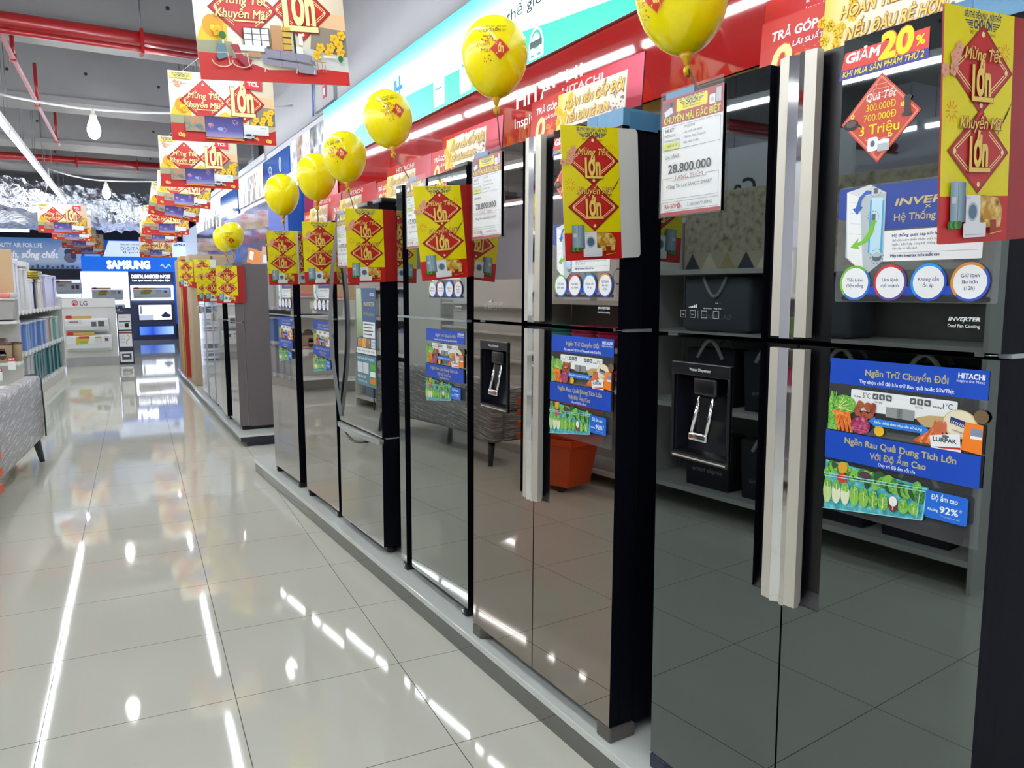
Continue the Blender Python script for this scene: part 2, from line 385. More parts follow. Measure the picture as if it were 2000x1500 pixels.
class G:
    def __init__(s, lift=0.00025, board=None, t=0.002, edge=None):
        s.v = []; s.f = []; s.mi = []; s.ms = []; s.L = 0; s.lift = lift; s.boards = []
    def up(s, n=1): s.L += n; return s
    def _m(s, m):
        if m not in s.ms: s.ms.append(m)
        return s.ms.index(m)
    def poly(s, pts, m, up=True):
        if up: s.L += 1
        b = len(s.v); y = -s.L * s.lift
        s.v += [(p[0], y, p[1]) for p in pts]
        a = sum(p[0] * q[1] - q[0] * p[1] for p, q in zip(pts, pts[1:] + pts[:1]))
        idx = list(range(b, b + len(pts)))
        s.f.append(idx if a > 0 else idx[::-1]); s.mi.append(s._m(m)); return s
    def rect(s, x0, z0, x1, z1, m, up=True):
        x0, x1 = min(x0, x1), max(x0, x1); z0, z1 = min(z0, z1), max(z0, z1)
        return s.poly([(x0, z0), (x1, z0), (x1, z1), (x0, z1)], m, up)
    def ell(s, cx, cz, rx, rz, m, n=24, up=True, rot=0.0):
        c, d = math.cos(rot), math.sin(rot)
        return s.poly([(cx + rx * math.cos(t) * c - rz * math.sin(t) * d, cz + rx * math.cos(t) * d + rz * math.sin(t) * c) for t in [2 * PI * i / n for i in range(n)]], m, up)
    def rrect(s, x0, z0, x1, z1, r, m, up=True):
        p = []
        for cx, cz, a in ((x1 - r, z1 - r, 0), (x0 + r, z1 - r, 90), (x0 + r, z0 + r, 180), (x1 - r, z0 + r, 270)):
            p += [(cx + r * math.cos(R(a + k * 30)), cz + r * math.sin(R(a + k * 30))) for k in range(4)]
        return s.poly(p, m, up)
    def line(s, x0, z0, x1, z1, w, m, up=False):
        dx, dz = x1 - x0, z1 - z0; l = math.hypot(dx, dz) or 1; nx, nz = -dz / l * w / 2, dx / l * w / 2
        return s.poly([(x0 + nx, z0 + nz), (x0 - nx, z0 - nz), (x1 - nx, z1 - nz), (x1 + nx, z1 + nz)], m, up)
    def frame(s, x0, z0, x1, z1, w, m):
        s.L += 1
        for a in ((x0, z0, x1, z0), (x1, z0, x1, z1), (x1, z1, x0, z1), (x0, z1, x0, z0)): s.line(*a, w, m)
        return s
    def text(s, body, x, z, h, m, w=None, align='L', bold=0.0, ital=0.0, rot=0.0, up=True):
        vs, fs, x0, x1 = text_shape(body, bold)
        if up: s.L += 1
        sx = (w / (x1 - x0)) if w else h
        off = {'L': 0, 'C': -0.5, 'R': -1}[align] * (x1 - x0) * sx
        b = len(s.v); y = -s.L * s.lift; c, d = math.cos(rot), math.sin(rot); k = s._m(m)
        for vx, vz, dy in vs:
            px = (vx - x0) * sx + off + vz * h * ital; pz = vz * h
            s.v.append((x + px * c - pz * d, y - dy * s.lift * .25, z + px * d + pz * c))
        for f in fs: s.f.append([b + i for i in f]); s.mi.append(k)
        return s
    def outlined(s, body, x, z, h, m, m2, w=None, align='L', bold=0.03, ital=0.0, rot=0.0, out=0.06):
        """lettering with a darker outline under it"""
        vs, fs, x0, x1 = text_shape(body, bold); W = w or (x1 - x0) * h
        s.text(body, x, z, h, m2, w=W * 1.03 if align == 'C' else W, align=align, bold=bold + out * .55, ital=ital, rot=rot)
        return s.text(body, x, z, h, m, w=W, align=align, bold=bold, ital=ital, rot=rot)
    def board(s, x0, x1, z0, z1, t, m, r=0.0):
        """the carrier board behind the print, front at y = 0"""
        s.boards.append((x0, x1, z0, z1, t, m)); return s
    def mesh(s, name):
        v = list(s.v); f = [list(q) for q in s.f]; mi = list(s.mi)
        for x0, x1, z0, z1, t, m in s.boards:
            b = len(v); k = s._m(m)
            v += [(x0, 0, z0), (x1, 0, z0), (x1, t, z0), (x0, t, z0), (x0, 0, z1), (x1, 0, z1), (x1, t, z1), (x0, t, z1)]
            for q in ((0, 3, 2, 1), (4, 5, 6, 7), (0, 1, 5, 4), (1, 2, 6, 5), (2, 3, 7, 6), (3, 0, 4, 7)): f.append([b + i for i in q]); mi.append(k)
        me = bpy.data.meshes.new(name); me.from_pydata(v, [], f)
        for m in s.ms: me.materials.append(m)
        me.polygons.foreach_set('material_index', mi); me.update()
        return me
    def obj(s, name, parent=None, loc=None, rot=None):
        o = bpy.data.objects.new(name, s.mesh(name)); link(o, parent)
        if loc: o.location = loc
        if rot: o.rotation_euler = rot
        return o
def place(mesh, name, parent=None, loc=(0, 0, 0), rot=(0, 0, 0), scale=None):
    o = bpy.data.objects.new(name, mesh); link(o, parent); o.location = loc; o.rotation_euler = rot
    if scale: o.scale = scale
    return o

# ------------------------------------------------------------------ frames of reference
AR = R(4.88)
RO = Vector((1.138, 0.596, 0)); RS = Vector((math.sin(AR), -math.cos(AR), 0)); RD = Vector((math.cos(AR), math.sin(AR), 0))
def row(s, d, z=0.0): return RO + RS * s + RD * d + Vector((0, 0, z))
TROW = AR - PI / 2
AW = R(3.2)
WO = Vector((2.5, -4.0, 0)); WT = Vector((-math.sin(AW), math.cos(AW), 0)); WN = Vector((-math.cos(AW), -math.sin(AW), 0))
def wallp(t, z, off=0.0): return WO + WT * t + WN * off + Vector((0, 0, z))
TWALL = AW - PI / 2
# ------------------------------------------------------------------ the setting
CONC = M('concrete', '#a3a2a3', 0.85, noise=0.06, nscale=5.0)
CONCW = M('wall_concrete', '#a8a8ac', 0.8, noise=0.05, nscale=4.0)
WALLW = M('wall_lavender_white', '#d3d3de', 0.6)
DARKC = M('ceiling_dark', '#5c5c62', 0.9)
HOLE = M('tie_hole', '#3a3a3c', 0.9)
def struct(o): o['kind'] = 'structure'; return o

b = MB(); b.box(-8.0, 3.6, -9.0, 20.5, -0.1, 0.0, M('subfloor', '#777777'), top=floor_mat()); struct(b.obj('floor'))
b = MB(); b.box(-8.0, 3.8, -9.0, 20.5, 4.3, 4.45, CONC); struct(b.obj('ceiling'))
b = MB(); b.box(-8.15, -8.0, -9.0, 20.5, 0.0, 4.3, WALLW); struct(b.obj('wall_left'))
b = MB(); b.box(-8.0, 3.8, 20.3, 20.5, 0.0, 4.3, M('back_wall_dark', '#3c4254', 0.7)); struct(b.obj('wall_back'))
b = MB(); b.box(-8.0, 3.8, -9.15, -9.0, 0.0, 4.3, WALLW); struct(b.obj('wall_front'))
# right wall: lower wall full length, concrete above it near the camera, a recess above it further away
def wall_piece(name, t0, t1, z0, z1, m, off0=-0.2, off1=0.0):
    mb = MB()
    p = [wallp(t0, 0, off1), wallp(t1, 0, off1), wallp(t1, 0, off0), wallp(t0, 0, off0)]
    mb.prism([(q.x, q.y) for q in p], z0, z1, m, axis='z')
    return struct(mb.obj(name))
wall_piece('wall_right', -5.0, 16.2, 0.0, 3.17, WALLW)
wall_piece('wall_right_far', 16.2, 24.4, 0.0, 3.17, WALLW, -0.75, -0.6)
wall_piece('wall_right_upper', -5.0, 9.0, 3.17, 4.3, CONCW, -0.25, 0.015)
wall_piece('wall_right_recess', 9.0, 24.2, 3.17, 4.3, M('recess_grey', '#6d7078', 0.8), -1.05, -0.9)
wall_piece('trim_1', 9.0, 16.2, 3.12, 3.2, M('wall_cap', '#c9cbd0', 0.6), -0.2, 0.03)
# concrete pier beside the lightbox, louvre frames in the recess
wall_piece('trim_2', 5.75, 6.42, 3.2, 4.3, CONCW, -0.1, 0.05)
for i, t in enumerate((9.6, 10.9, 12.2, 13.6)):
    mb = MB(); q = wallp(t, 0, -0.45); mb.box(-0.04, 0.04, -0.25, 0.25, 3.2, 4.3, M('louvre_grey', '#8e9199', 0.6))
    struct(mb.obj('trim_%d' % (3 + i), loc=(q.x, q.y, 0), rot=(0, 0, AW)))

# ceiling beams across the aisle
BR = R(6.0)
for i, y in enumerate((-7.1, -4.1, -1.1, 1.95, 4.93, 7.93, 10.75, 17.6)):
    mb = MB(); mb.box(-9.2, 3.9, 0.0, 0.58, 3.6, 4.32, CONC)
    for k in range(16):
        mb.cyl((-8.6 + k * 0.78, -0.004, 3.9 + 0.05 * (k % 2)), (-8.6 + k * 0.78, 0.02, 3.9 + 0.05 * (k % 2)), 0.018, HOLE, n=8)
    o = struct(mb.obj('ceiling_beam', loc=(0, y, 0), rot=(0, 0, BR)))
    mb = MB(); mb.box(-9.2, 3.9, -0.035, 0.0, 3.6, 3.66, CONC); mb.box(-9.2, 3.9, 0.58, 0.615, 3.6, 3.66, CONC)
    e = mb.obj('beam_lip', o)

# ------------------------------------------------------------------ sprinkler pipes
PIPE = M('pipe_red', '#a8121a', 0.32, coat=0.3)
PIPEP = M('pipe_pinkish', '#b98b93', 0.4)
STEEL = M('steel_rod', '#7c7c80', 0.4, 0.6)
def main_pipe(y0, lab, r, lower, zz=3.95):
    t = thing('sprinkler_pipe', lab, 'pipe', (0, y0, zz), R(5.5), 'red pipes across the ceiling')
    mb = MB(); mb.cyl((-8.2, 0, 0), (2.0, 0, 0), r, PIPE, n=16); mb.obj('main_pipe', t)
    if lower:
        mb = MB(); mb.cyl((-8.2, -0.04, -r - 0.028), (2.0, -0.04, -r - 0.028), 0.024, PIPE, n=12); mb.obj('lower_pipe', t)
    for x in (-2.6, -0.45, 0.52, 1.45):
        mb = MB(); mb.cyl((x, 0, r), (x, 0, 0.35), 0.006, STEEL, n=6); mb.box(x - 0.012, x + 0.012, -r - 0.008, r + 0.008, -r - 0.06, r + 0.012, PIPE)
        mb.obj('pipe_hanger', t)
    return t
main_pipe(1.41, 'thick red sprinkler pipe crossing the ceiling nearest the camera', 0.06, True, 3.45)
main_pipe(10.35, 'thin-looking red sprinkler pipe far down the aisle above the foil duct', 0.06, False, 3.72)
t = thing('branch_pipe', 'slim pinkish branch pipe running down the aisle below the nearest red pipe', 'pipe', (-0.471, 0, 3.42))
mb = MB(); mb.cyl((0, 1.45, 0), (0, 6.83, 0), 0.02, PIPEP, n=10); mb.obj('pipe_run', t)
for y in (2.35, 4.2, 6.5):
    mb = MB(); mb.cyl((0, y, 0.01), (0, y, 0.18 if y < 3 else 0.42), 0.018, PIPE, n=10); mb.cyl((0, y, -0.03), (0, y, 0.03), 0.028, PIPE, n=10); mb.obj('riser', t)

# ------------------------------------------------------------------ fluorescent rows
TUBEM = M('tube_light', (0.93, 0.97, 1.0), 0.5, emit=TUBE)
HOUSE = M('light_housing', '#e8eaec', 0.4)
def make_light(lab):
    t = thing('fluorescent_light', lab, 'light', (0, 0, 3.1))
    mb = MB(); mb.box(-0.035, 0.035, -0.6, 0.6, 0.02, 0.075, HOUSE); mb.obj('housing', t)
    mb = MB(); mb.cyl((0, -0.585, 0), (0, 0.585, 0), 0.017, TUBEM, n=8); mb.obj('tube', t)
    for s in (-1, 1):
        mb = MB(); mb.box(-0.018, 0.018, s * 0.585, s * 0.6, -0.02, 0.03, HOUSE); mb.obj('end_cap', t)
    for s in (-1, 1):
        mb = MB(); mb.cyl((0, s * 0.5, 0.075), (0, s * 0.5, 1.2), 0.004, STEEL, n=6); mb.obj('suspension_wire', t)
    return t
L0 = make_light('lit fluorescent tube in the continuous row hung over the left of the aisle')
rows = ((-0.76, -8.0, 11.75, 'lit fluorescent tube in the continuous row hung over the left of the aisle', 'tube lights over the left of the aisle'),
        (1.0, -8.0, 14.0, 'lit fluorescent tube in the row hidden above the hanging promo boards', 'tube lights above the hanging boards'),
        (-2.9, -8.0, 8.6, 'lit fluorescent tube outside the picture, second row left of the aisle', 'tube lights over the next aisle'),
        (-5.2, -8.0, 14.0, 'lit fluorescent tube outside the picture, third row left of the aisle', 'tube lights at the left of the shop'))
first = True
for x, y0, y1, lab, grp in rows:
    y = y1 - 0.6
    while y > y0:
        if first: L0.location = (x, y, 3.1); L0['group'] = grp; first = False
        else: dup(L0, (x, y, 3.1), None, lab, grp)
        y -= 1.27

# bare bulbs on white cables
BULB = M('bulb_glow', (1.0, 0.96, 0.88), 0.5, emit=26.0)
CABLE = M('white_cable', '#dcdce2', 0.5)
def bulb(x, y, z, lab, pts):
    t = thing('pendant_bulb', lab, 'light', (x, y, z), 0, 'bare bulbs on cables')
    mb = MB(); mb.lathe([(0, -0.125), (0.022, -0.12), (0.045, -0.1), (0.058, -0.06), (0.06, -0.03), (0.05, 0.02), (0.034, 0.06), (0.03, 0.08)], BULB, n=20); mb.obj('bulb_glass', t)
    mb = MB(); mb.lathe([(0.0, 0.165), (0.014, 0.165), (0.016, 0.12), (0.03, 0.105), (0.032, 0.078), (0.0, 0.078)], M('bulb_cap', '#e6e4de', 0.4), n=16); mb.obj('lamp_holder', t)
    mb = MB(); mb.tube([Vector(p) - Vector((x, y, z)) for p in pts], 0.012, CABLE, n=8); mb.obj('cable', t)
def sag(x0, z0, xm, zm, x1, z1, y, n=10):
    out = []
    for i in range(n + 1):
        u = i / n; x = x0 + (xm - x0) * u; out.append((x, y, zm + (z0 - zm) * ((xm - x) / (xm - x0)) ** 2))
    for i in range(1, n + 1):
        u = i / n; x = xm + (x1 - xm) * u; out.append((x, y, zm + (z1 - zm) * ((x - xm) / (x1 - xm)) ** 2))
    return out
bulb(0.085, 3.07, 3.03, 'bare white bulb on the nearer sagging cable', sag(-1.6, 3.5, 0.12, 3.19, 2.0, 3.4, 3.07))
bulb(0.03, 8.64, 3.03, 'bare white bulb on the farther sagging cable', sag(-0.76, 3.195, 0.04, 3.19, 0.9, 3.23, 8.64)[:1] + sag(-0.76, 3.33, 0.04, 3.19, 1.9, 3.37, 8.64))

# ------------------------------------------------------------------ crumpled foil duct far down the aisle
def foil_mat():
    m = bpy.data.materials.new('crumpled_foil'); m.use_nodes = True; nt = m.node_tree; b = nt.nodes['Principled BSDF']
    b.inputs['Base Color'].default_value = (0.84, 0.87, 0.95, 1); b.inputs['Metallic'].default_value = 1.0; b.inputs['Roughness'].default_value = 0.2
    tc = nt.nodes.new('ShaderNodeTexCoord'); n = nt.nodes.new('ShaderNodeTexVoronoi'); n.inputs['Scale'].default_value = 4.5; n2 = nt.nodes.new('ShaderNodeTexNoise'); n2.inputs['Scale'].default_value = 9; n2.inputs['Detail'].default_value = 6
    ad = nt.nodes.new('ShaderNodeMath'); ad.operation = 'ADD'
    nt.links.new(tc.outputs['Object'], n.inputs['Vector']); nt.links.new(tc.outputs['Object'], n2.inputs['Vector']); nt.links.new(n.outputs['Distance'], ad.inputs[0]); nt.links.new(n2.outputs['Fac'], ad.inputs[1])
    bp = nt.nodes.new('ShaderNodeBump'); bp.inputs['Strength'].default_value = 1.0; bp.inputs['Distance'].default_value = 0.12
    nt.links.new(ad.outputs[0], bp.inputs['Height']); nt.links.new(bp.outputs['Normal'], b.inputs['Normal'])
    return m
FOILM = foil_mat()
mb = MB(); mi = mb.mi(FOILM); rnd = random.Random(3)
# the duct runs obliquely away to the right; cross-section points are (depth share, height)
nx = 60; P0, P1 = Vector((-2.9, 9.2, 0)), Vector((0.92, 14.28, 0))
prof = [(0.02, 0.0), (-0.02, -.35), (0.0, -.7), (0.0, -1.0), (0.1, -1.04), (0.3, -1.0), (0.55, -1.04), (0.8, -1.0), (1.0, -1.03), (1.02, -.3)]
rings = []
for i in range(nx + 1):
    u = i / nx; b0 = P0.lerp(P1, u); dep = 7.0 - 5.2 * u; top = 3.38 + .2 * u; hh = top - 2.9
    rings.append([mb.bm.verts.new(b0 + Vector((0.05, p[0] * dep + rnd.uniform(-.05, .05), top + p[1] * hh + rnd.uniform(-.045, .045)))) for p in prof])
for A, B in zip(rings, rings[1:]):
    for j in range(len(prof) - 1):
        f = mb.bm.faces.new((A[j], B[j], B[j + 1], A[j + 1])); f.material_index = mi
    f = mb.bm.faces.new((A[0], A[-1], B[-1], B[0])); f.material_index = mi
mb.bm.faces.new(rings[0]).material_index = mi; mb.bm.faces.new(rings[-1][::-1]).material_index = mi
tag(mb.obj('air_duct'), 'wide duct wrapped in crumpled silver foil under the far ceiling', 'duct')
# ------------------------------------------------------------------ signs along the right wall
def wallthing(name, lab, cat, t, z, off=0.004, grp=None):
    p = wallp(t, z, off); return thing(name, lab, cat, p, TWALL, grp)
# local x runs towards the camera, so a sign from t_far to t_near starts at t_far with x = 0
EM = lambda n, c, k=1.0, **kw: M('lit_' + n, c, 0.4, emit=SIGN * k)
LW, LT, LSKY, LDT = EM('white', '#eefcff', 1.25), EM('teal', '#1ec397', 0.95), EM('sky', '#5fe3f2', 1.2), EM('deep_teal', '#0b8c6c', 0.8)
LGT, LBL, LDK = EM('grey', '#7f9c9c', 0.4), EM('panel_blue', '#2f7cc8', 0.9), M('film_ink', '#21403f', .4)
t = wallthing('lightbox_sign', 'long backlit white and teal advertising lightbox on the upper right wall', 'sign', 6.10, 2.635, 0.0)
LL = 8.4
mb = MB(); mb.box(0, LL, -0.05, -0.004, 0, 0.535, M('lightbox_case', '#d8dcdf', 0.4)); mb.obj('case', t)
g = G(lift=0.0003); g.rect(0.0, 0.0, LL, 0.535, LW)
# soft sky corner and teal hill of the printed film
g.L += 1
for k in range(10):
    a, c = k / 10, (k + 1) / 10
    mm = ramp_mat('lit_sky_blend', 'Z', 0.2, 0.54, [(0.0, '#eefcff'), (0.55, '#a5eff7'), (1.0, '#46dcec')], emit=SIGN * 1.15)
g.poly([(0.0, 0.535), (0.0, 0.36), (0.5, 0.3), (1.4, 0.36), (2.4, 0.30), (3.3, 0.38), (4.0, 0.42), (4.9, 0.535)], mm)
teal = ramp_mat('lit_teal_blend', 'X', 0.6, 6.0, [(0.0, '#56d9bb'), (0.4, '#22b98c'), (1.0, '#12b592')], emit=SIGN * 0.9)
hill = [(0.5, 0.0), (0.55, 0.07), (0.7, 0.13), (1.1, 0.19), (1.7, 0.215), (2.4, 0.2), (3.1, 0.18), (3.6, 0.19), (3.9, 0.185), (4.2, 0.15), (4.84, 0.085), (5.5, 0.05), (6.5, 0.02), (LL, 0.0)]
g.poly(hill, teal)
for x, z, w, h in ((1.92, 0.03, .25, .40), (2.7, 0.02, .18, .17), (3.12, 0.02, .16, .25), (3.42, 0.03, .17, .25), (3.72, 0.02, .15, .27), (3.86, 0.02, .1, .13)):
    g.rrect(x, z, x + w, z + h, 0.012, LW)
    g.rect(x + .03, z + h * .62, x + w - .04, z + h * .7, LBL); g.rect(x + .03, z + h * .42, x + w - .06, z + h * .46, LGT)
g.rrect(1.96, 0.22, 2.02, 0.36, 0.01, LBL); g.rrect(2.06, 0.2, 2.09, 0.38, 0.01, LBL)
for k in range(3): g.rect(1.97, 0.08 + k * .04, 2.12, 0.095 + k * .04, LGT)
# dial badge product
g.rrect(4.0, 0.005, 4.15, 0.1, 0.01, LW); g.ell(4.075, 0.1, 0.065, 0.06, LW, 28); g.ell(4.075, 0.1, 0.052, 0.048, LDT, 28); g.ell(4.075, 0.1, 0.036, 0.032, LW, 24); g.rect(4.012, 0.062, 4.138, 0.096, LDK); g.rect(4.02, 0.015, 4.06, 0.028, LBL); g.rect(4.085, 0.015, 4.125, 0.028, LBL)
g.text('đầu thế giới', 3.5, 0.272, 0.056, LDK, w=0.67, bold=0.012)
g.text('Tiết kiệm điện', 2.35, 0.265, 0.036, LGT, w=0.62)
g.obj('lit_face', t, loc=(0, -0.0505, 0))

# glossy red band under the lightbox
REDG = M('glossy_red_band', '#99100f', 0.035, spec=0.7, coat=0.4)
REDD = M('glossy_red_arc', '#a51607', 0.04, spec=0.7)
OLIV = M('glossy_olive_band', '#4a3a12', 0.05, spec=0.6)
MAUV = M('glossy_mauve_panel', '#8f3c40', 0.05, spec=0.6)
t = wallthing('wall_band', 'glossy red brand band running below the lightbox behind the fridges', 'sign', 7.05, 2.24, 0.0)
mb = MB(); mb.box(0, 9.35, -0.03, -0.003, 0, 0.392, REDG); mb.obj('red_panel', t)
for xc in (1.35, 5.72, 7.9):
    g = G(lift=0.0003); g.poly([(xc - .24, 0.0)] + [(xc + .24 * math.cos(a), .17 * math.sin(a)) for a in [PI - PI * k / 16 for k in range(17)]], REDD)
    g.obj('red_arc', t, loc=(0, -0.0305, 0))
g = G(lift=0.0003)
g.text('HITACHI', 4.76, 0.195, 0.09, WHITE, w=0.66, bold=0.02)
g.obj('lettering', t, loc=(0, -0.0305, 0)); g = G(lift=0.0003)
g.text('Inspire the Next', 4.74, 0.09, 0.055, WHITE, w=0.66)
g.obj('lettering', t, loc=(0, -0.0305, 0))
mb = MB(); mb.box(0, 9.35, -0.022, -0.003, -0.135, -0.002, OLIV); mb.obj('lower_strip', t)
# red square decoration panel, a little proud of the band
t = wallthing('wall_panel', 'square dark red panel with small flowers on the red band', 'sign', 6.35, 2.30, 0.035)
mb = MB(); mb.box(0, 0.62, -0.008, 0, 0, 0.3, M('matt_red', '#a01d1f', 0.3)); mb.obj('panel', t)
g = G()
for x, z in ((.4, .06), (.46, .1), (.36, .1)): 
    for a in range(5): g.ell(x + .018 * math.cos(a * 1.257), z + .018 * math.sin(a * 1.257), .01, .01, M('flower_rose', '#c84a46', .5), 8, up=False)
g.obj('flower_print', t, loc=(0, -0.0082, 0))

# photo panels, blue panels beyond the lightbox
def photo_panel(t0, t1, z0, z1, lab, kind):
    w = t0 - t1; h = z1 - z0
    t = wallthing('photo_panel', lab, 'poster', t0, z0, 0.004, 'photo panels on the far right wall')
    mb = MB(); mb.box(0, w, -0.02, -0.002, 0, h, LGREY); mb.obj('panel', t)
    g = G(lift=.0004)
    n = len(kind); x = 0.0
    for i, k in enumerate(kind):
        x1 = x + w / n * 0.96
        if k == 'w':
            g.rect(x, 0, x1, h, WHITE); g.text('100', x + .02, h * .62, h * .13, BLACK, w=(x1 - x) * .8); g.text('Years', x + .02, h * .4, h * .1, GREYT, w=(x1 - x) * .7)
        else:
            c = {'b': ['#4a3530', '#8a6a5c', '#d8cdc4'], 'g': ['#6d7276', '#b7bcbf', '#eceeee'], 'd': ['#26262a', '#77777c', '#d8d8da'], 'c': ['#8d8376', '#cfc7bb', '#f1efe9']}[k]
            g.rect(x, 0, x1, h, blotch_mat('photo_' + k, c, 6))
            # furniture shapes of the printed picture
            g.rect(x + (x1 - x) * .1, 0.02, x + (x1 - x) * .45, h * .5, M('photo_shape_' + k, c[0], .5)); g.rect(x + (x1 - x) * .55, 0.02, x + (x1 - x) * .9, h * .34, M('photo_light_' + k, c[2], .5))
            g.ell(x + (x1 - x) * .62, h * .62, (x1 - x) * .12, h * .1, M('photo_shape_' + k, c[0], .5), 14)
        x += w / n
    g.obj('printed_pictures', t, loc=(0, -0.0205, 0))
photo_panel(7.62, 6.12, 2.66, 3.1, 'row of interior photos with a white text panel just left of the lightbox', 'gbwdg')
photo_panel(11.0, 9.12, 2.66, 3.02, 'second strip of grey interior photos farther along the right wall', 'cgdbc')
photo_panel(14.9, 12.7, 2.5, 3.0, 'farthest strip of pale interior photos on the right wall', 'gcgdg')
BLUP = M('deep_blue_panel', '#134a93', 0.12, spec=0.6)
def blue_panel(t0, t1, z0, z1, lab, swirl=False):
    w = t0 - t1
    t = wallthing('wall_panel', lab, 'sign', t0, z0, 0.004)
    mb = MB(); mb.box(0, w, -0.03, -0.002, 0, z1 - z0, BLUP); mb.obj('panel', t)
    if swirl:
        g = G(lift=.0004); cx, cz = w * .3, (z1 - z0) * .55
        for k in range(22):
            a, c = k * .42, (k + 1) * .42; r0, r1 = .012 + .0045 * k * .9, .012 + .0045 * (k + 1) * .9
            g.line(cx + r0 * math.cos(a), cz + r0 * math.sin(a), cx + r1 * math.cos(c), cz + r1 * math.sin(c), .012, WHITE)
        g.ell(cx + .55, cz + .04, .05, .09, WHITE); g.ell(cx + .55, cz + .04, .036, .075, BLUP); g.obj('white_emblem', t, loc=(0, -0.0305, 0))
blue_panel(9.1, 7.64, 2.66, 3.08, 'deep blue glossy panel with a white swirl emblem on the right wall', True)
blue_panel(12.65, 11.05, 2.6, 3.0, 'second deep blue panel farther down the right wall')
t = wallthing('wall_panel', 'plain bright blue box panel at the far end of the red band', 'sign', 8.1, 1.95, 0.0)
mb = MB(); mb.box(0, 1.0, -0.2, -0.002, 0, 0.62, M('bright_blue_box', '#0f56b8', 0.25)); mb.obj('panel', t)
# mirror-like purple-blue cladding further along
CLAD = M('violet_blue_cladding', (0.30, 0.33, 0.62), 0.08, 0.75, bump=0.12, bscale=4.0)
t = wallthing('wall_cladding', 'wavy mirror-like violet blue cladding under the far photo strips', 'panel', 16.0, 1.75, 0.0)
mb = MB(); mb.box(0, 7.85, -0.03, -0.002, 0, 0.84, CLAD); mb.obj('sheet', t)
# bright strip lamps fixed on the wall above the cladding
def strip(tf, tn, z, lab):
    t = wallthing('strip_light', lab, 'light', tf, z, 0.03, 'bright wall strip lights')
    mb = MB(); mb.box(0, tf - tn, -0.06, 0, 0.03, 0.07, HOUSE); mb.obj('housing', t)
    mb = MB(); mb.cyl((0.02, -0.075, 0.03), (tf - tn - .02, -0.075, 0.03), 0.03, M('strip_glow', (0.92, 0.96, 1.0), .5, emit=18.0), n=8); mb.obj('tube', t)
strip(8.6, 7.0, 2.66, 'blown-out bright strip light on the wall behind the balloons')
strip(12.3, 11.2, 2.62, 'farther bright strip light on the right wall')
# white-blue lit wall at the very end
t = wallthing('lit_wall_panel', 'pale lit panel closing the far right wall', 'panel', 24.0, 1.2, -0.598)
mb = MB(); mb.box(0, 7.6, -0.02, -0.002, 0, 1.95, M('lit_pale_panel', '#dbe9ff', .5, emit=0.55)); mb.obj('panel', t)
# small red notice and blue cable on the concrete pier
t = wallthing('notice_sign', 'small red and white notice on the grey concrete pier', 'sign', 6.09, 3.27, 0.056)
g = G(); g.board(0, .11, 0, .2, .004, M('notice_red', '#c8404a', .5)); g.rect(.02, .12, .09, .18, WHITE); g.rect(.03, .03, .08, .09, WHITE); g.obj('plate', t)
mb = MB()
for k in range(4):
    a = wallp(6.38 + .012 * k, 3.62, .065 + .004 * (k % 2)); c = wallp(6.4 + .02 * math.sin(k), 3.35, .07); d = wallp(6.41 + .01 * k, 3.17, .065)
    mb.tube([a, (a + c) / 2 + Vector((0, .01 * (k - 1.5), 0)), c, d], 0.006, M('blue_cable', '#1a63ad', .5), n=6)
tag(mb.obj('cable_bundle'), 'bundle of blue cables running down the concrete pier', 'cable')

# ------------------------------------------------------------------ display platforms
SLAB = M('white_slab', '#d5dad5', 0.12, spec=0.6, noise=0.03, nscale=3.0)
FASC = M('grey_mirror_fascia', (0.235, 0.245, 0.24), 0.05, 0.85)
NAVF = M('navy_fascia', '#2b2c3a', 0.35)
t = thing('display_platform', 'long low white-topped platform under the near row of fridges', 'platform', RO, TROW)
mb = MB(); mb.box(0, 6.9, 0.006, 0.84, 0.0, 0.078, NAVF, front=FASC); mb.obj('fascia', t)
mb = MB(); mb.box(-0.01, 6.9, -0.004, 0.84, 0.0785, 0.104, SLAB); mb.obj('top_slab', t, bevel=0.003)
FARR = R(1.68)
t = thing('display_platform', 'far white-topped platform with a dark stepped end under boxed fridges', 'platform', (1.146, 1.66, 0), FARR - PI / 2)
mb = MB(); mb.box(-7.0, -0.02, 0.07, 0.62, 0.0, 0.045, NAVF, front=FASC); mb.obj('recessed_base', t)
mb = MB(); mb.box(-7.0, 0.0, 0.012, 0.66, 0.0455, 0.088, NAVF, front=FASC); mb.obj('fascia', t)
mb = MB(); mb.box(-7.0, 0.006, 0.0, 0.66, 0.0885, 0.104, SLAB); mb.obj('top_slab', t, bevel=0.003)
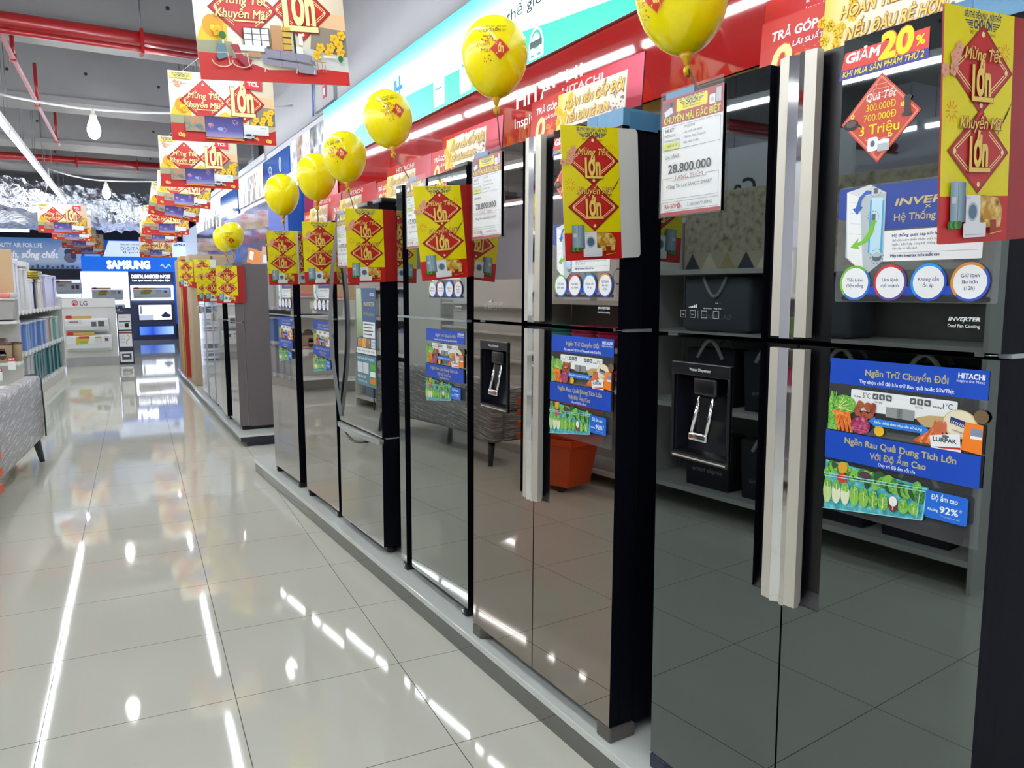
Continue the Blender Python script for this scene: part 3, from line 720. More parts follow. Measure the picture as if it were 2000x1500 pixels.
# ------------------------------------------------------------------ printed sheets stuck on the fridges
def sheet_blue(brief=False):
    """blue produce-drawer sheet; x from its left edge, z down from its top edge"""
    g = G(lift=0.00006); X, Zt = 0.529, 1.192
    GRN = blotch_mat('print_leaf', ['#3f8a2c', '#6fb445', '#a9d26c'], 260); GRND = blotch_mat('print_leaf_dark', ['#1d4f22', '#3a7d33', '#6aa84a'], 260)
    CARROT = blotch_mat('print_carrot', ['#c4530f', '#e9762a', '#f3a258'], 180); AQUA = blotch_mat('print_aqua', ['#2a8f9c', '#49b3bd', '#8ad6da'], 90)
    def x(v): return v - X
    def z(v): return v - Zt
    g.rect(0, z(.876), .316, 0, FILM)
    g.rect(0, z(1.141), .316, 0, BLUE)
    g.text('Ngăn Trữ Chuyển Đổi', x(.609), z(1.1625), .0115, FOIL, w=.166, bold=.03)
    g.text('Tùy chọn chế độ lưu trữ Rau quả hoặc Sữa/Thịt', x(.597), z(1.1465), .0065, WHITE, w=.189, bold=.025)
    g.text('HITACHI', x(.7915), z(1.1755), .0088, WHITE, w=.0465, bold=.04); g.text('Inspire the Next', x(.7895), z(1.1685), .005, WHITE, w=.0485)
    g.rrect(x(.58), z(1.092), x(.794), z(1.133), .003, PAPER)
    g.text('Khoảng', x(.586), z(1.118), .0034, BLACK, bold=.03); g.text('5°C', x(.606), z(1.118), .010, BLACK, w=.0175)
    g.text('Khoảng', x(.75), z(1.117), .0034, BLACK, bold=.03); g.text('1°C', x(.768), z(1.117), .010, BLACK, w=.0175)
    DG = M('icon_grey', '#55585a', .5)
    for i in range(3):
        for b0 in (.628, .705):
            a = b0 + i * .0142; g.rrect(x(a), z(1.118), x(a + .012), z(1.1295), .002, DG); g.ell(x(a + .006), z(1.1235), .0038, .002, LGREY, 10, rot=.7 + i)
    g.text('Rau quả', x(.634), z(1.112), .003, BLACK); g.text('Sữa/Thịt', x(.716), z(1.112), .003, BLACK)
    g.rect(x(.658), z(1.087), x(.7155), z(1.1065), M('slider_grey', '#8f9492', .4)); g.rect(x(.681), z(1.087), x(.692), z(1.1065), M('slider_knob', '#6f7472', .4)); g.line(x(.6865), z(1.087), x(.6865), z(1.1065), .0006, BLACK, up=True)
    # vegetables left
    rn = random.Random(5)
    g.poly([(x(.531), z(1.045)), (x(.53), z(1.1)), (x(.536), z(1.126)), (x(.545), z(1.1)), (x(.552), z(1.046))], GRN)
    g.ell(x(.566), z(1.099), .027, .021, GRND, 16); g.ell(x(.569), z(1.101), .024, .018, GRN, 16)
    for k in range(5): g.line(x(.552), z(1.092), x(.566 + .006 * k), z(1.116 - .007 * k), .0011, PGOLD, up=(k == 0))
    for k in range(4): g.line(x(.534 + .004 * k), z(1.124), x(.547 + .003 * k), z(1.085), .0018, GRN, up=(k == 0))
    for k in range(4):
        a = .545 + .0095 * k; g.poly([(x(a - .003), z(1.086)), (x(a + .0075), z(1.086)), (x(a + .016), z(1.046)), (x(a + .010), z(1.045))], CARROT); g.line(x(a + .001), z(1.08), x(a + .011), z(1.05), .0006, ORANGE, up=True)
    RDL, PRP = blotch_mat('print_lettuce', ['#4f1f16', '#8a3a24', '#c0683a'], 300), blotch_mat('print_cabbage', ['#6e1536', '#a02a57', '#d987a6'], 160)
    for k in range(16): g.ell(x(.614 + rn.uniform(-.018, .018)), z(1.093 + rn.uniform(-.013, .014)), .0075, .006, RDL if k % 3 else M('lettuce_rust', '#a4522b', .6), 9, rot=rn.uniform(0, 3))
    g.ell(x(.606), z(1.063), .022, .017, PRP, 18)
    for k in range(4): g.line(x(.59), z(1.066 - .004 * k), x(.624), z(1.07 - .006 * k), .0012, M('cabbage_vein', '#c2577c', .5), up=(k == 0))
    g.ell(x(.6475), z(1.058), .0105, .0105, M('lemon_yellow', '#e8b912', .5), 18)
    # right: cheese, sausages, butter
    g.poly([(x(.719), z(1.094)), (x(.745), z(1.102)), (x(.775), z(1.104)), (x(.77), z(1.08)), (x(.735), z(1.08))], M('potato_tan', '#bca06a', .6))
    g.ell(x(.802), z(1.094), .031, .026, M('cheese_rim', '#c9b98a', .5), 24); g.ell(x(.801), z(1.095), .028, .0235, M('cheese_cream', '#eadfc0', .5), 24)
    g.poly([(x(.785), z(1.106)), (x(.82), z(1.098)), (x(.822), z(1.085)), (x(.784), z(1.094))], NAVY); g.text('ILE DE FRANCE', x(.786), z(1.0945), .005, WHITE, w=.034, rot=-.22); g.text('CAMEMBERT', x(.789), z(1.081), .003, NAVY, w=.024, rot=-.2)
    g.ell(x(.838), z(1.112), .013, .012, M('bread_brown', '#6b5334', .6), 14)
    for k in range(6): g.poly([(x(.717 + .008 * k), z(1.052)), (x(.727 + .008 * k), z(1.049)), (x(.755 + .003 * k), z(1.072 + .003 * k)), (x(.747 + .003 * k), z(1.077 + .003 * k))], CARROT if k % 2 else M('sausage_brown', '#b4572b', .5))
    for k in range(4): g.ell(x(.758 + .006 * k), z(1.083), .0035, .013, M('salmon_pink', '#c0603c', .5), 10)
    # arrow
    g.poly([(x(.624), z(1.075)), (x(.6385), z(1.0855)), (x(.6385), z(1.081)), (x(.731), z(1.081)), (x(.731), z(1.0855)), (x(.7485), z(1.075)), (x(.731), z(1.063)), (x(.731), z(1.067)), (x(.64), z(1.067)), (x(.64), z(1.064))], M('arrow_blue', '#2479d6', .4))
    g.text('Điều chỉnh theo nhu cầu sử dụng', x(.6365), z(1.0722), .0046, WHITE, w=.0975, bold=.025)
    g.poly([(x(.749), z(1.066)), (x(.803), z(1.078)), (x(.808), z(1.0445)), (x(.753), z(1.0445))], PAPER); g.text('LURPAK', x(.7555), z(1.0575), .0075, M('ink_teal', '#1d4046', .5), w=.044, bold=.04, rot=.02); g.poly([(x(.757), z(1.047)), (x(.806), z(1.053)), (x(.807), z(1.049)), (x(.77), z(1.046))], RED); g.ell(x(.778), z(1.0685), .007, .003, GREYT, 12)
    g.poly([(x(.812), z(1.1)), (x(.843), z(1.098)), (x(.843), z(1.046)), (x(.807), z(1.05))], ORANGE); g.rect(x(.822), z(1.075), x(.842), z(1.09), M('pack_picture', '#7f8aa4', .5)); g.rect(x(.822), z(1.072), x(.842), z(1.077), WHITE)
    # second band
    g.rect(0, z(.986), .314, z(1.044), BLUE)
    g.text('Ngăn Rau Quả Dung Tích Lớn', x(.574), z(1.0222), .0118, FOIL, w=.227, bold=.03); g.text('Với Độ Ẩm Cao', x(.631), z(1.0005), .0118, FOIL, w=.115, bold=.03); g.text('Duy trì độ ẩm tối ưu', x(.651), z(.9893), .006, WHITE, w=.075, bold=.02)
    # drawer of greens
    g.poly([(x(.532), z(.981)), (x(.754), z(.969)), (x(.747), z(.906)), (x(.532), z(.878))], AQUA)
    for k in range(34):
        a = .54 + .2 * k / 33; g.ell(x(a), z(.965 - .012 * (a - .53) / .22 + rn.uniform(-.006, .008)), rn.uniform(.010, .016), rn.uniform(.008, .012), (GRN, GRND, M('leaf_lime', '#82bd45', .5), M('leaf_deep', '#24512c', .5))[k % 4], 10, rot=rn.uniform(0, 3))
    g.ell(x(.574), z(.972), .011, .012, M('pepper_gold', '#e0a42a', .5), 16); g.ell(x(.574), z(.95), .012, .010, M('tomato_red', '#cf3a22', .5), 16); g.ell(x(.625), z(.966), .013, .008, M('leaf_purple', '#4f3440', .6), 12)
    for k in range(10):
        a = .541 + .021 * k; top = .942 - .004 * k * .2; bot = .892 + .0022 * k
        cc = (M('celery', '#b9d489', .5), M('chicory', '#dfe9c4', .5), GRN, M('leaf_lime', '#82bd45', .5), M('radicchio', '#6b2c38', .5))[(0, 1, 1, 3, 3, 2, 2, 4, 3, 3)[k]]
        g.ell(x(a), z((top + bot) / 2), .0105, (top - bot) / 2, cc, 14); g.ell(x(a), z(top - .008), .0085, .01, GRN if k != 7 else PAPER, 12); g.line(x(a), z(bot + .004), x(a), z(top - .006), .0012, PGOLD, up=True)
    g.L += 1
    for a, c in (((.532, .948), (.753, .962)), ((.532, .953), (.753, .967)), ((.532, .879), (.747, .907)), ((.753, .967), (.747, .907)), ((.741, .963), (.736, .906))): g.line(x(a[0]), z(a[1]), x(c[0]), z(c[1]), .0016, M('drawer_edge', '#9fe0e6', .3))
    g.rrect(x(.7515), z(.9155), x(.829), z(.9665), .004, BLUE2); g.text('Độ ẩm cao', x(.762), z(.951), .0092, WHITE, w=.049, bold=.02); g.text('Khoảng', x(.757), z(.93), .0045, WHITE, w=.019, bold=.02); g.text('92%', x(.779), z(.9298), .0115, WHITE, w=.034, bold=.03); g.text('*', x(.814), z(.933), .01, WHITE); g.text('*Trong ngăn rau quả', x(.781), z(.9225), .003, LGREY, w=.035)
    return g.mesh('produce_drawer_sheet')
def sheet_inverter():
    g = G(lift=0.00006); X, Zt = .531, 1.530
    def x(v): return v - X
    def z(v): return v - Zt
    g.rrect(0, z(1.306), .318, 0, .004, FILM2)
    g.poly([(0, z(1.527)), (x(.846), z(1.527)), (x(.846), z(1.443)), (x(.632), z(1.443)), (0, z(1.47))], M('sheet_navy', '#203f92', .35))
    g.text('INVERTER', x(.652), z(1.4855), .0125, FOIL, w=.15, bold=.03, ital=.3); g.text('×', x(.712), z(1.4745), .010, FOIL, w=.01); g.text('Hệ Thống Quạt Kép', x(.652), z(1.4575), .0125, FOIL, w=.165, bold=.015)
    g.rrect(x(.62), z(1.383), x(.8185), z(1.440), .003, PAPER)
    g.text('Hệ thống quạt kép kết hợp Bộ đôi cảm biến', x(.65), z(1.428), .005, NAVY, w=.158, bold=.03)
    for k, s in enumerate(('Bộ đôi cảm biến nhận biết sự thay đổi nhiệt độ từng', 'ngăn, kết hợp cùng hệ thống quạt kép giúp làm lạnh', 'độc lập và hiệu quả.')): g.text(s, x(.652), z(1.4195 - .0075 * k), .004, BLACK, w=(.155, .15, .05)[k])
    g.line(x(.645), z(1.398), x(.81), z(1.398), .0005, GREYT, up=True); g.text('Máy nén Inverter hiệu suất cao', x(.649), z(1.3905), .0052, NAVY, w=.095, bold=.03)
    # fridge cut-away drawing
    g.poly([(x(.549), z(1.52)), (x(.6), z(1.53)), (x(.634), z(1.512)), (x(.634), z(1.384)), (x(.598), z(1.358)), (x(.552), z(1.394))], SILVERP)
    g.poly([(x(.549), z(1.52)), (x(.578), z(1.508)), (x(.593), z(1.362)), (x(.556), z(1.394))], PAPER)
    g.poly([(x(.549), z(1.52)), (x(.6), z(1.53)), (x(.634), z(1.512)), (x(.578), z(1.508))], LGREY)
    g.poly([(x(.604), z(1.505)), (x(.628), z(1.503)), (x(.628), z(1.395)), (x(.602), z(1.40))], M('cold_light', '#bfe0ee', .4))
    for a, c in ((.603, .5), (.629, .498)): g.line(x(a), z(1. + c), x(a), z(1.40), .0035, M('cyan_line', '#3aa9dc', .4), up=True)
    g.L += 1
    for k in range(5): g.line(x(.558), z(1.50 - .02 * k), x(.598), z(1.494 - .02 * k), .0006, SILVERP)
    g.poly([(x(.57), z(1.488)), (x(.577), z(1.508)), (x(.592), z(1.52)), (x(.603), z(1.518)), (x(.603), z(1.512)), (x(.592), z(1.512)), (x(.583), z(1.503)), (x(.58), z(1.491)), (x(.586), z(1.489)), (x(.574), z(1.475)), (x(.563), z(1.487))], M('arrow_mid_blue', '#2f63b8', .4))
    g.poly([(x(.606), z(1.462)), (x(.6), z(1.44)), (x(.588), z(1.425)), (x(.578), z(1.421)), (x(.58), z(1.43)), (x(.562), z(1.412)), (x(.582), z(1.408)), (x(.58), z(1.414)), (x(.598), z(1.421)), (x(.61), z(1.436)), (x(.616), z(1.462))], M('arrow_green', '#76b935', .4))
    g.ell(x(.621), z(1.392), .0105, .0085, M('compressor', '#566a78', .35), 16); g.ell(x(.621), z(1.396), .0095, .004, SILVERP, 16)
    g.rect(x(.608), z(1.512), x(.616), z(1.522), GREYT); g.rect(x(.606), z(1.462), x(.614), z(1.474), GREYT)
    DT = M('dash_ring', '#2b3550', .5)
    for cx, cz, r in ((.612, 1.517, .0115), (.61, 1.468, .0115), (.621, 1.393, .014)):
        g.L += 1
        for k in range(12):
            a = k * PI / 6; g.line(x(cx + r * math.cos(a)), z(cz + r * math.sin(a)), x(cx + r * math.cos(a + .25)), z(cz + r * math.sin(a + .25)), .001, DT)
    g.rect(x(.55), z(1.321), x(.806), z(1.3365), BLUE)
    g.rrect(x(.548), z(1.309), x(.836), z(1.317), .003, M('dark_strip', '#15161c', .4))
    for cx, a, c, ls in ((.577, '#6fb12e', '#2c67b8', ('Tiết kiệm', 'điện năng')), (.652, '#c1272d', '#5b3f92', ('Làm lạnh', 'cực mạnh')), (.7275, '#1592e6', '#1647b4', ('Không cần', 'ổn áp')), (.802, '#d48313', '#2c4db4', ('Giữ lạnh', 'lâu hơn', '(12h)'))):
        r = .034
        g.ell(x(cx), z(1.343), r, r, M('ring' + c[1:] + a[1:], c, .4), 36)
        g.poly([(x(cx) + r * math.cos(t), z(1.343) + r * math.sin(t)) for t in [R(45 + 180 * k / 18) for k in range(19)]], M('ring' + a[1:], a, .4))
        g.ell(x(cx), z(1.343), r * .86, r * .86, PAPER, 36)
        for i, s in enumerate(ls): g.text(s, x(cx), z(1.343 + .0055 * (len(ls) - 1) - .0108 * i - .003), .0062, NAVY, align='C', bold=.012)
    return g.mesh('inverter_sheet')
ME_BLUE, ME_INV = sheet_blue(), sheet_inverter()
def sheet_discount():
    g = G(lift=.00008)
    g.poly([(0, 0), (.184, 0), (.183, .0415), (.112, .034), (.008, .034)], PURP); g.poly([(.004, .018), (.183, .018), (.183, .054), (.012, .05)], M('discount_red', '#d6372f', .4))
    g.outlined('GIẢM', .012, .030, .0165, WHITE, RED, w=.073, bold=.06, ital=.2, out=.05)
    g.outlined('20', .084, .022, .042, YEL, ORANGE, w=.068, bold=.05, ital=.1, out=.06); g.text('%', .158, .028, .016, YEL, w=.018, bold=.05)
    g.text('KHI MUA SẢN PHẨM THỨ 2', .008, .005, .0105, YEL, w=.166, bold=.02, ital=.18)
    return g.mesh('discount_sticker')
def sheet_diamond():
    g = G(lift=.00008); r = .0825
    g.poly([(0, r), (-r, 0), (0, -r), (r, 0)], M('gift_red', '#c2402d', .4))
    for k in (.93, .90):
        g.L += 1; q = r * k
        for a, c in (((0, q), (-q, 0)), ((-q, 0), (0, -q)), ((0, -q), (q, 0)), ((q, 0), (0, q))): g.line(*a, *c, .0009, PINK)
    for s in (1, -1):
        g.L += 1
        for k in range(4):
            w = .010 + .006 * k; zz = s * (.062 - .008 * k)
            g.line(-w, zz, w, zz, .0012, PINK); g.line(-w, zz, -w, zz - s * .006, .0012, PINK); g.line(w, zz, w, zz - s * .006, .0012, PINK)
    g.text('Quà Tết', -.031, .0345, .0135, WHITE, w=.062, bold=.02, ital=.2)
    g.text('300.000Đ', -.029, .0155, .0125, YEL, w=.061, bold=.0); g.text('700.000Đ', -.033, -.003, .0125, YEL, w=.067, bold=.0); g.text('3 Triệu', -.042, -.0275, .0175, YEL, w=.084, bold=.02)
    for x, z in ((-.058, .012), (.046, .016), (-.006, -.041), (.024, -.034)):
        g.L += 1
        for a in range(5): g.ell(x + .003 * math.cos(a * 1.257), z + .003 * math.sin(a * 1.257), .002, .002, GOLD, 8, up=False)
    g.ell(-.06, -.004, .016, .010, BLACK, 18); g.ell(-.06, -.002, .012, .006, M('pan_grey', '#5b4a44', .4), 16); g.line(-.05, -.003, -.036, -.012, .003, BLACK, up=True)
    g.rect(.05, -.002, .062, .026, M('blender_black', '#2a2422', .4)); g.ell(.056, .026, .008, .005, M('blender_black', '#2a2422', .4), 12); g.rect(.046, -.006, .066, .0, M('blender_black', '#2a2422', .4))
    g.rrect(-.022, -.06, .0, -.034, .005, PAPER); g.ell(-.011, -.046, .005, .006, GREYT, 14); g.rect(.0, -.062, .024, -.046, SILVERP); g.ell(.012, -.045, .013, .005, PAPER, 16); g.ell(.012, -.052, .013, .004, SILVERP, 16)
    return g.mesh('gift_sticker')
ME_DISC, ME_DIA = sheet_discount(), sheet_diamond()

def shop_logo(g, cx, z, w, m=NAVY, m2=BLACK):
    h = w * .085
    g.text('SIÊU THỊ ĐIỆN MÁY - NỘI THẤT', cx, z + w * .2, h, m, w=w, align='C', bold=.035)
    g.text('CHỢ LỚN', cx, z + w * .055, h * 1.35, m, w=w * .48, align='C', bold=.06)
    g.L += 1
    for s in (-1, 1):
        for k in range(4):
            a = .27; c = .47 - .045 * k; zz = z + w * (.155 - .033 * k); g.line(cx + s * w * a, zz, cx + s * w * c, zz, w * .018, m)
    g.text('SHOP 24/7 - www.dienmaycholon.vn', cx, z - w * .03, h * .6, m2, w=w * .68, align='C')
def big_lon(g, cx, cz, h, m=GOLD, sh=DRED, ratio=1.12):
    """tall condensed word with the long-footed first letter"""
    w = h * ratio
    for mm, o in ((sh, .022), (m, 0.0)):
        g.L += 1
        x0 = cx - w / 2; z0 = cz - h / 2
        g.poly([(x0 - o * h, z0 + h * 1.02 + o * h), (x0 - o * h, z0 - o * h), (x0 + w + o * h, z0 - o * h), (x0 + w + o * h, z0 + h * .13 + o * h), (x0 + h * .13 + o * h, z0 + h * .13 + o * h), (x0 + h * .13 + o * h, z0 + h * 1.02 + o * h)], mm, up=False)
        g.text('ớn', x0 + h * .22 - o * h * .5, z0 + h * .2 - o * h * .4, h * .86, mm, w=w * .68 + o * h, bold=.05 if mm is m else .07)
def diamond(g, cx, cz, rx, rz, frame=True):
    g.poly([(cx, cz + rz), (cx - rx, cz), (cx, cz - rz), (cx + rx, cz)], DRED); g.poly([(cx, cz + rz * .93), (cx - rx * .93, cz), (cx, cz - rz * .93), (cx + rx * .93, cz)], MRED)
    if frame:
        for q in (.8, .72):
            g.L += 1
            for sx in (-1, 1):
                for sz in (-1, 1): g.line(cx + sx * rx * q, cz + sz * rz * .06, cx + sx * rx * .3, cz + sz * rz * (q - .3), rx * .02, PGOLD)
        for sx, sz in ((.78, 0), (-.78, 0), (0, .78), (0, -.78)): g.ell(cx + sx * rx, cz + sz * rz, rx * .05, rx * .05, PGOLD, 10)
def firework(g, cx, cz, r, m=ORANGE):
    g.L += 1
    for k in range(10):
        a = k * PI / 5; g.line(cx + r * .4 * math.cos(a), cz + r * .4 * math.sin(a), cx + r * math.cos(a), cz + r * math.sin(a), r * .1, m)
def blossom(g, cx, cz, r, m=PINK, n=4, seed=1):
    rn = random.Random(seed)
    for i in range(n):
        x, z = cx + rn.uniform(-1, 1) * r * 1.6, cz + rn.uniform(-1, 1) * r * 1.6; g.L += 1
        for a in range(5): g.ell(x + r * .5 * math.cos(a * 1.257 + i), z + r * .5 * math.sin(a * 1.257 + i), r * .38, r * .38, m, 8, up=False)
        g.ell(x, z, r * .2, r * .2, ORANGE, 8)
def flag_print():
    """yellow poster, x 0..0.185, z 0..0.345 from its lower left corner"""
    g = G(lift=.00007); W, H = .187, .345
    g.rect(0, 0, W, H, YEL)
    g.rect(0, 0, W, .071, RED)
    shop_logo(g, .1, .312, .1)
    firework(g, .163, .288, .014); firework(g, .024, .195, .016)
    g.L += 1
    for k in range(7): g.line(.15 + .004 * k, .165 + .005 * k, .156 + .005 * k, .178 + .006 * k, .0012, BLACK)
    diamond(g, .1, .2585, .086, .066); diamond(g, .098, .138, .084, .063); g.poly([(.1, .203), (.074, .178), (.126, .178)], DRED); g.poly([(.1, .2), (.078, .178), (.122, .178)], MRED)
    blossom(g, .02, .268, .012, PINK, 6, 2)
    for s, z, x0, w in (('Mừng Tết', .272, .05, .098), ('Khuyến Mãi', .172, .043, .114)): g.outlined(s, x0, z, .0165, GOLD, DRED, w=w, bold=.02, ital=.2, out=.08)
    big_lon(g, .1, .238, .052); big_lon(g, .098, .133, .052)
    STL = ramp_mat('fridge_print', 'X', 0.02, .06, [(0, '#6f97a6'), (.5, '#a9c2ca'), (1, '#55798a')])
    g.rect(.022, .032, .062, .092, STL); g.line(.042, .032, .042, .092, .0012, GREYT, up=True); g.rect(.026, .06, .037, .07, LGREY)
    for k in range(5): g.ell(.022 + .006 * k, .028, .007, .006, GRN if k % 2 else GRND, 9)
    g.poly([(.1, .073), (.152, .068), (.165, .05), (.16, .022), (.1, .022)], blotch_mat('room_print', ['#6b4a1c', '#d9a83c', '#f6e3a0'], 60)); g.poly([(.118, .062), (.108, .035), (.13, .035)], M('gold_tree', '#c98a1c', .5))
    g.rect(.062, .025, .101, .072, PAPER); g.ell(.081, .047, .0145, .0145, SILVERP, 22); g.ell(.081, .047, .011, .011, M('drum_blue', '#54728c', .3), 20); g.rect(.064, .066, .074, .07, LGREY)
    g.rrect(.056, .008, .118, .03, .003, PAPER); g.line(.06, .012, .114, .012, .0012, SILVERP, up=True); g.rrect(.13, .014, .147, .034, .003, M('pot_red', '#9d2a18', .4))
    g.line(.13, .012, .165, .016, .0012, YEL, up=True)
    return g.mesh('poster')
ME_FLAG = flag_print()
WBOARD, RBOARD = M('white_board', '#dcddd8', .45), M('red_board', '#9c1e1a', .42)
def flag(pos, rz, lab, red, roll=0.0, pitch=0.0, scale=1.0):
    t = thing('promo_sign', lab, 'sign', pos, rz, 'yellow promo signs on the fridge sides', rx=pitch, ry=roll)
    if scale != 1: t.scale = (scale,) * 3
    bm = RBOARD if red else WBOARD
    mb = MB(); c = .012
    pts = [(.002, .001), (.242, .001)] + [(.242 + c * math.sin(R(a)), .001 + c - c * math.cos(R(a))) for a in (30, 60, 90)] + [(.254, .333)] + [(.254 - c + c * math.cos(R(a)), .333 + c * math.sin(R(a))) for a in (30, 60, 90)] + [(.002, .345)]
    mb.prism(pts, 0.0006, .004, bm); mb.obj('board', t)
    place(ME_FLAG, 'poster', t)
    return t

# ------------------------------------------------------------------ fridges
def slab_rects(mb, rects, y0, y1, m, front):
    for x0, x1, z0, z1 in rects: mb.box(x0, x1, y0, y1, z0, z1, m, front=front)
LETTER = M('white_lettering', '#cfd3d6', .4)
def fridge_root(lab, s0, d0, lean, ang=4.88, grp='fridges on the near platform'):
    t = thing('refrigerator', lab, 'fridge', row(s0, d0, .1045), R(ang) - PI / 2, grp, rx=-R(lean))
    return t
def sticker(mesh, name, root, x, z, lab=None, sx=1.0, y=-.0008):
    o = place(mesh, name, root, (x, y, z), scale=(sx, 1, 1) if sx != 1 else None)
    if lab: o['label'] = lab
    return o
def french_fridge(lab, s0, d0, lean, glass):
    t = fridge_root(lab, s0, d0, lean); W = .86
    mb = MB(); mb.box(.004, W - .004, .088, .68, .03, 1.80, NAVYBODY); mb.box(.02, W - .02, .12, .66, .0145, .03, BLACKP); mb.obj('body', t, bevel=.004)
    mb = MB(); mb.box(.05, W - .05, .095, .30, 1.8005, 1.811, BLACKP); mb.obj('top_cover', t, bevel=.004)
    for s, nm in ((0, 'door'), (1, 'door')):
        for lo in (0, 1):
            z0, z1 = (.045, 1.211) if lo else (1.222, 1.812)
            mb = MB(); zr = .645 if lo else z0
            hole = (.068, .252, .915, 1.118) if (lo and not s) else None
            if not s: X0, X1, XR0, XR1 = 0.0, .4275, .343, .4275
            else: X0, X1, XR0, XR1 = .4325, .86, .4325, .526
            def cut(rs, h):
                if not h: return rs
                out = []
                for a, b2, c, d in rs:
                    if a < h[0] and b2 > h[1] and c < h[2] and d > h[3]: out += [(a, h[0], c, d), (h[1], b2, c, d), (h[0], h[1], c, h[2]), (h[0], h[1], h[3], d)]
                    else: out.append((a, b2, c, d))
                return out
            main = (X0, XR0, z0, z1) if not s else (XR1, X1, z0, z1)
            rs = cut([main], hole)
            if lo: rs.append((XR0, XR1, z0, zr))
            slab_rects(mb, rs, 0.0, .008, NAVYBODY, glass)
            slab_rects(mb, rs, .0082, .035, NAVYBODY, NAVYBODY)
            full = cut([(X0, X1, z0, z1)], hole)
            slab_rects(mb, full, .0352, .07, NAVYBODY, NAVYBODY)
            mb.box(X0, X1, .0702, .084, z0, z1, NAVYBODY)
            o = mb.obj('door', t)
            if lo and s: o['label'] = 'lower right door'
            # scooped recess beside the handle
            mb = MB(); a, c = (XR0 + .001, XR1) if not s else (XR0, XR1 - .001)
            mb.box(a, c, .0205, .0352, zr, z1, BLACKP)
            if lo: mb.prism([(.003, zr), (.0205, zr + .03), (.0205, zr)], a, c, BLACKP, axis='x')
            mb.obj('handle_recess', o)
            # handle: satin bar with a slanted chrome face by the seam
            mb = MB(); zb = .634 if lo else z0 + .004; zt = z1 - .006 if lo else 1.812
            if not s:
                mb.prism([(.382, .006), (.382, -.014), (.4075, -.017), (.4075, .006)], zb + .004, zt, SATIN, axis='z'); mb.prism([(.408, .006), (.408, -.017), (.4265, -.004), (.4265, .006)], zb, zt, CHROME, axis='z')
            else:
                mb.prism([(.4325, .006), (.4325, -.0145), (.4465, -.0165), (.4465, .006)], zb, zt, CHROME, axis='z'); mb.prism([(.447, .006), (.447, -.017), (.474, -.014), (.474, .006)], zb + .004, zt, SATIN, axis='z')
            mb.box(.395, .42, .0065, .0204, zb + .02, zt - .02, BLACKP) if not s else mb.box(.44, .465, .0065, .0204, zb + .02, zt - .02, BLACKP)
            mb.obj('handle', o)
            if hole:
                # water dispenser
                d = MB(); f0, f1, g0, g1 = .059, .26, .903, 1.15
                for q in ((f0, f1, 1.118, g1), (f0, f1, g0, .915), (f0, .068, .915, 1.118), (.252, f1, .915, 1.118)): d.box(q[0], q[1], -.006, -.0005, q[2], q[3], BLACKP)
                dd = d.obj('water_dispenser', o, bevel=.002)
                d = MB(); d.prism([(.066, 1.117), (.066, .917), (.04, .916), (.058, 1.0), (.058, 1.117)], .0685, .2515, M('dispenser_inside', '#1a1b24', .22), axis='x'); d.box(.0685, .073, .002, .066, .916, 1.117, M('dispenser_inside', '#1a1b24', .22)); d.box(.247, .2515, .002, .066, .916, 1.117, M('dispenser_inside', '#1a1b24', .22)); d.box(.0685, .2515, -.004, .066, .9155, .921, BLACKP); d.obj('cavity', o)
                d = MB(); d.rbox(.125, .205, .004, .05, 1.068, 1.116, BLACKP, r=.008); d.obj('nozzle', o)
                d = MB()
                P1 = [(.138, 1.064), (.192, 1.064), (.184, .972), (.17, .958), (.138, .958), (.126, .972)]
                for a, c in (((.146, 1.066), (.132, .972)), ((.192, 1.066), (.184, .972))): d.cyl((a[0], .012, a[1]), (c[0], -.002, c[1]), .006, CHROME, n=8)
                d.rbox(.126, .19, -.01, .004, .955, .976, CHROME, r=.005); d.box(.142, .184, .006, .010, .976, 1.064, BLACKP); d.obj('lever', o)
                g = G(); g.text('Water Dispenser', .123, 1.130, .0072, LETTER, w=.075, bold=.03); g.obj('dispenser_lettering', o, loc=(0, -.0061, 0))
                g = G(); g.line(.068, .909, .252, .909, .004, SATIN, up=True); g.obj('drip_tray_edge', o, loc=(0, -.0061, 0))
            if not lo and not s:
                g = G()
                for k, xx in enumerate((.082, .116, .156, .196)):
                    g.frame(xx, 1.262, xx + .018, 1.279, .0007, LETTER); g.text(('Auto', 'Temp', 'o', '::')[k], xx + .009, 1.268, .003, LETTER, align='C')
                for k in range(5): g.rect(.112 + .0065 * k, 1.286, .116 + .0065 * k, 1.288 + .0016 * k, LETTER)
                g.line(.146, 1.262, .146, 1.279, .0006, LETTER, up=True); g.text('Quick Freezing', .165, 1.284, .003, LETTER); g.text('Energy Saving', .2, 1.284, .003, LETTER); g.text('Lock', .205, 1.297, .003, LETTER)
                g.obj('control_icons', o, loc=(0, -.0006, 0))
            if not lo and s:
                g = G(); g.text('INVERTER', .767, 1.2755, .0062, LETTER, w=.056, bold=.05, ital=.25); g.text('×', .7925, 1.2715, .005, LETTER); g.text('Dual Fan Cooling', .767, 1.264, .0055, LETTER, w=.056, bold=.02); g.obj('door_lettering', o, loc=(0, -.0006, 0))
                sticker(ME_INV, 'feature_sheet', t, .531, 1.53); sticker(ME_DISC, 'discount_sticker', t, .518, 1.738); sticker(ME_DIA, 'gift_sticker', t, .611, 1.652)
            if lo and s: sticker(ME_BLUE, 'produce_sheet', t, .529, 1.192)
    for x in (.0, .785):
        mb = MB(); mb.prism([(x, -.004), (x + .06, -.004), (x + .085, .03), (x + .085, .09), (x, .09)] if x == 0 else [(x - .01, .03), (x + .02, -.004), (x + .085, -.004), (x + .085, .09), (x - .01, .09)], .001, .042, M('foot_grey_%s' % glass.name, '#5b5550' if glass is GLASSN else '#262a3c', .4), axis='z'); mb.obj('foot_cover', t, bevel=.004)
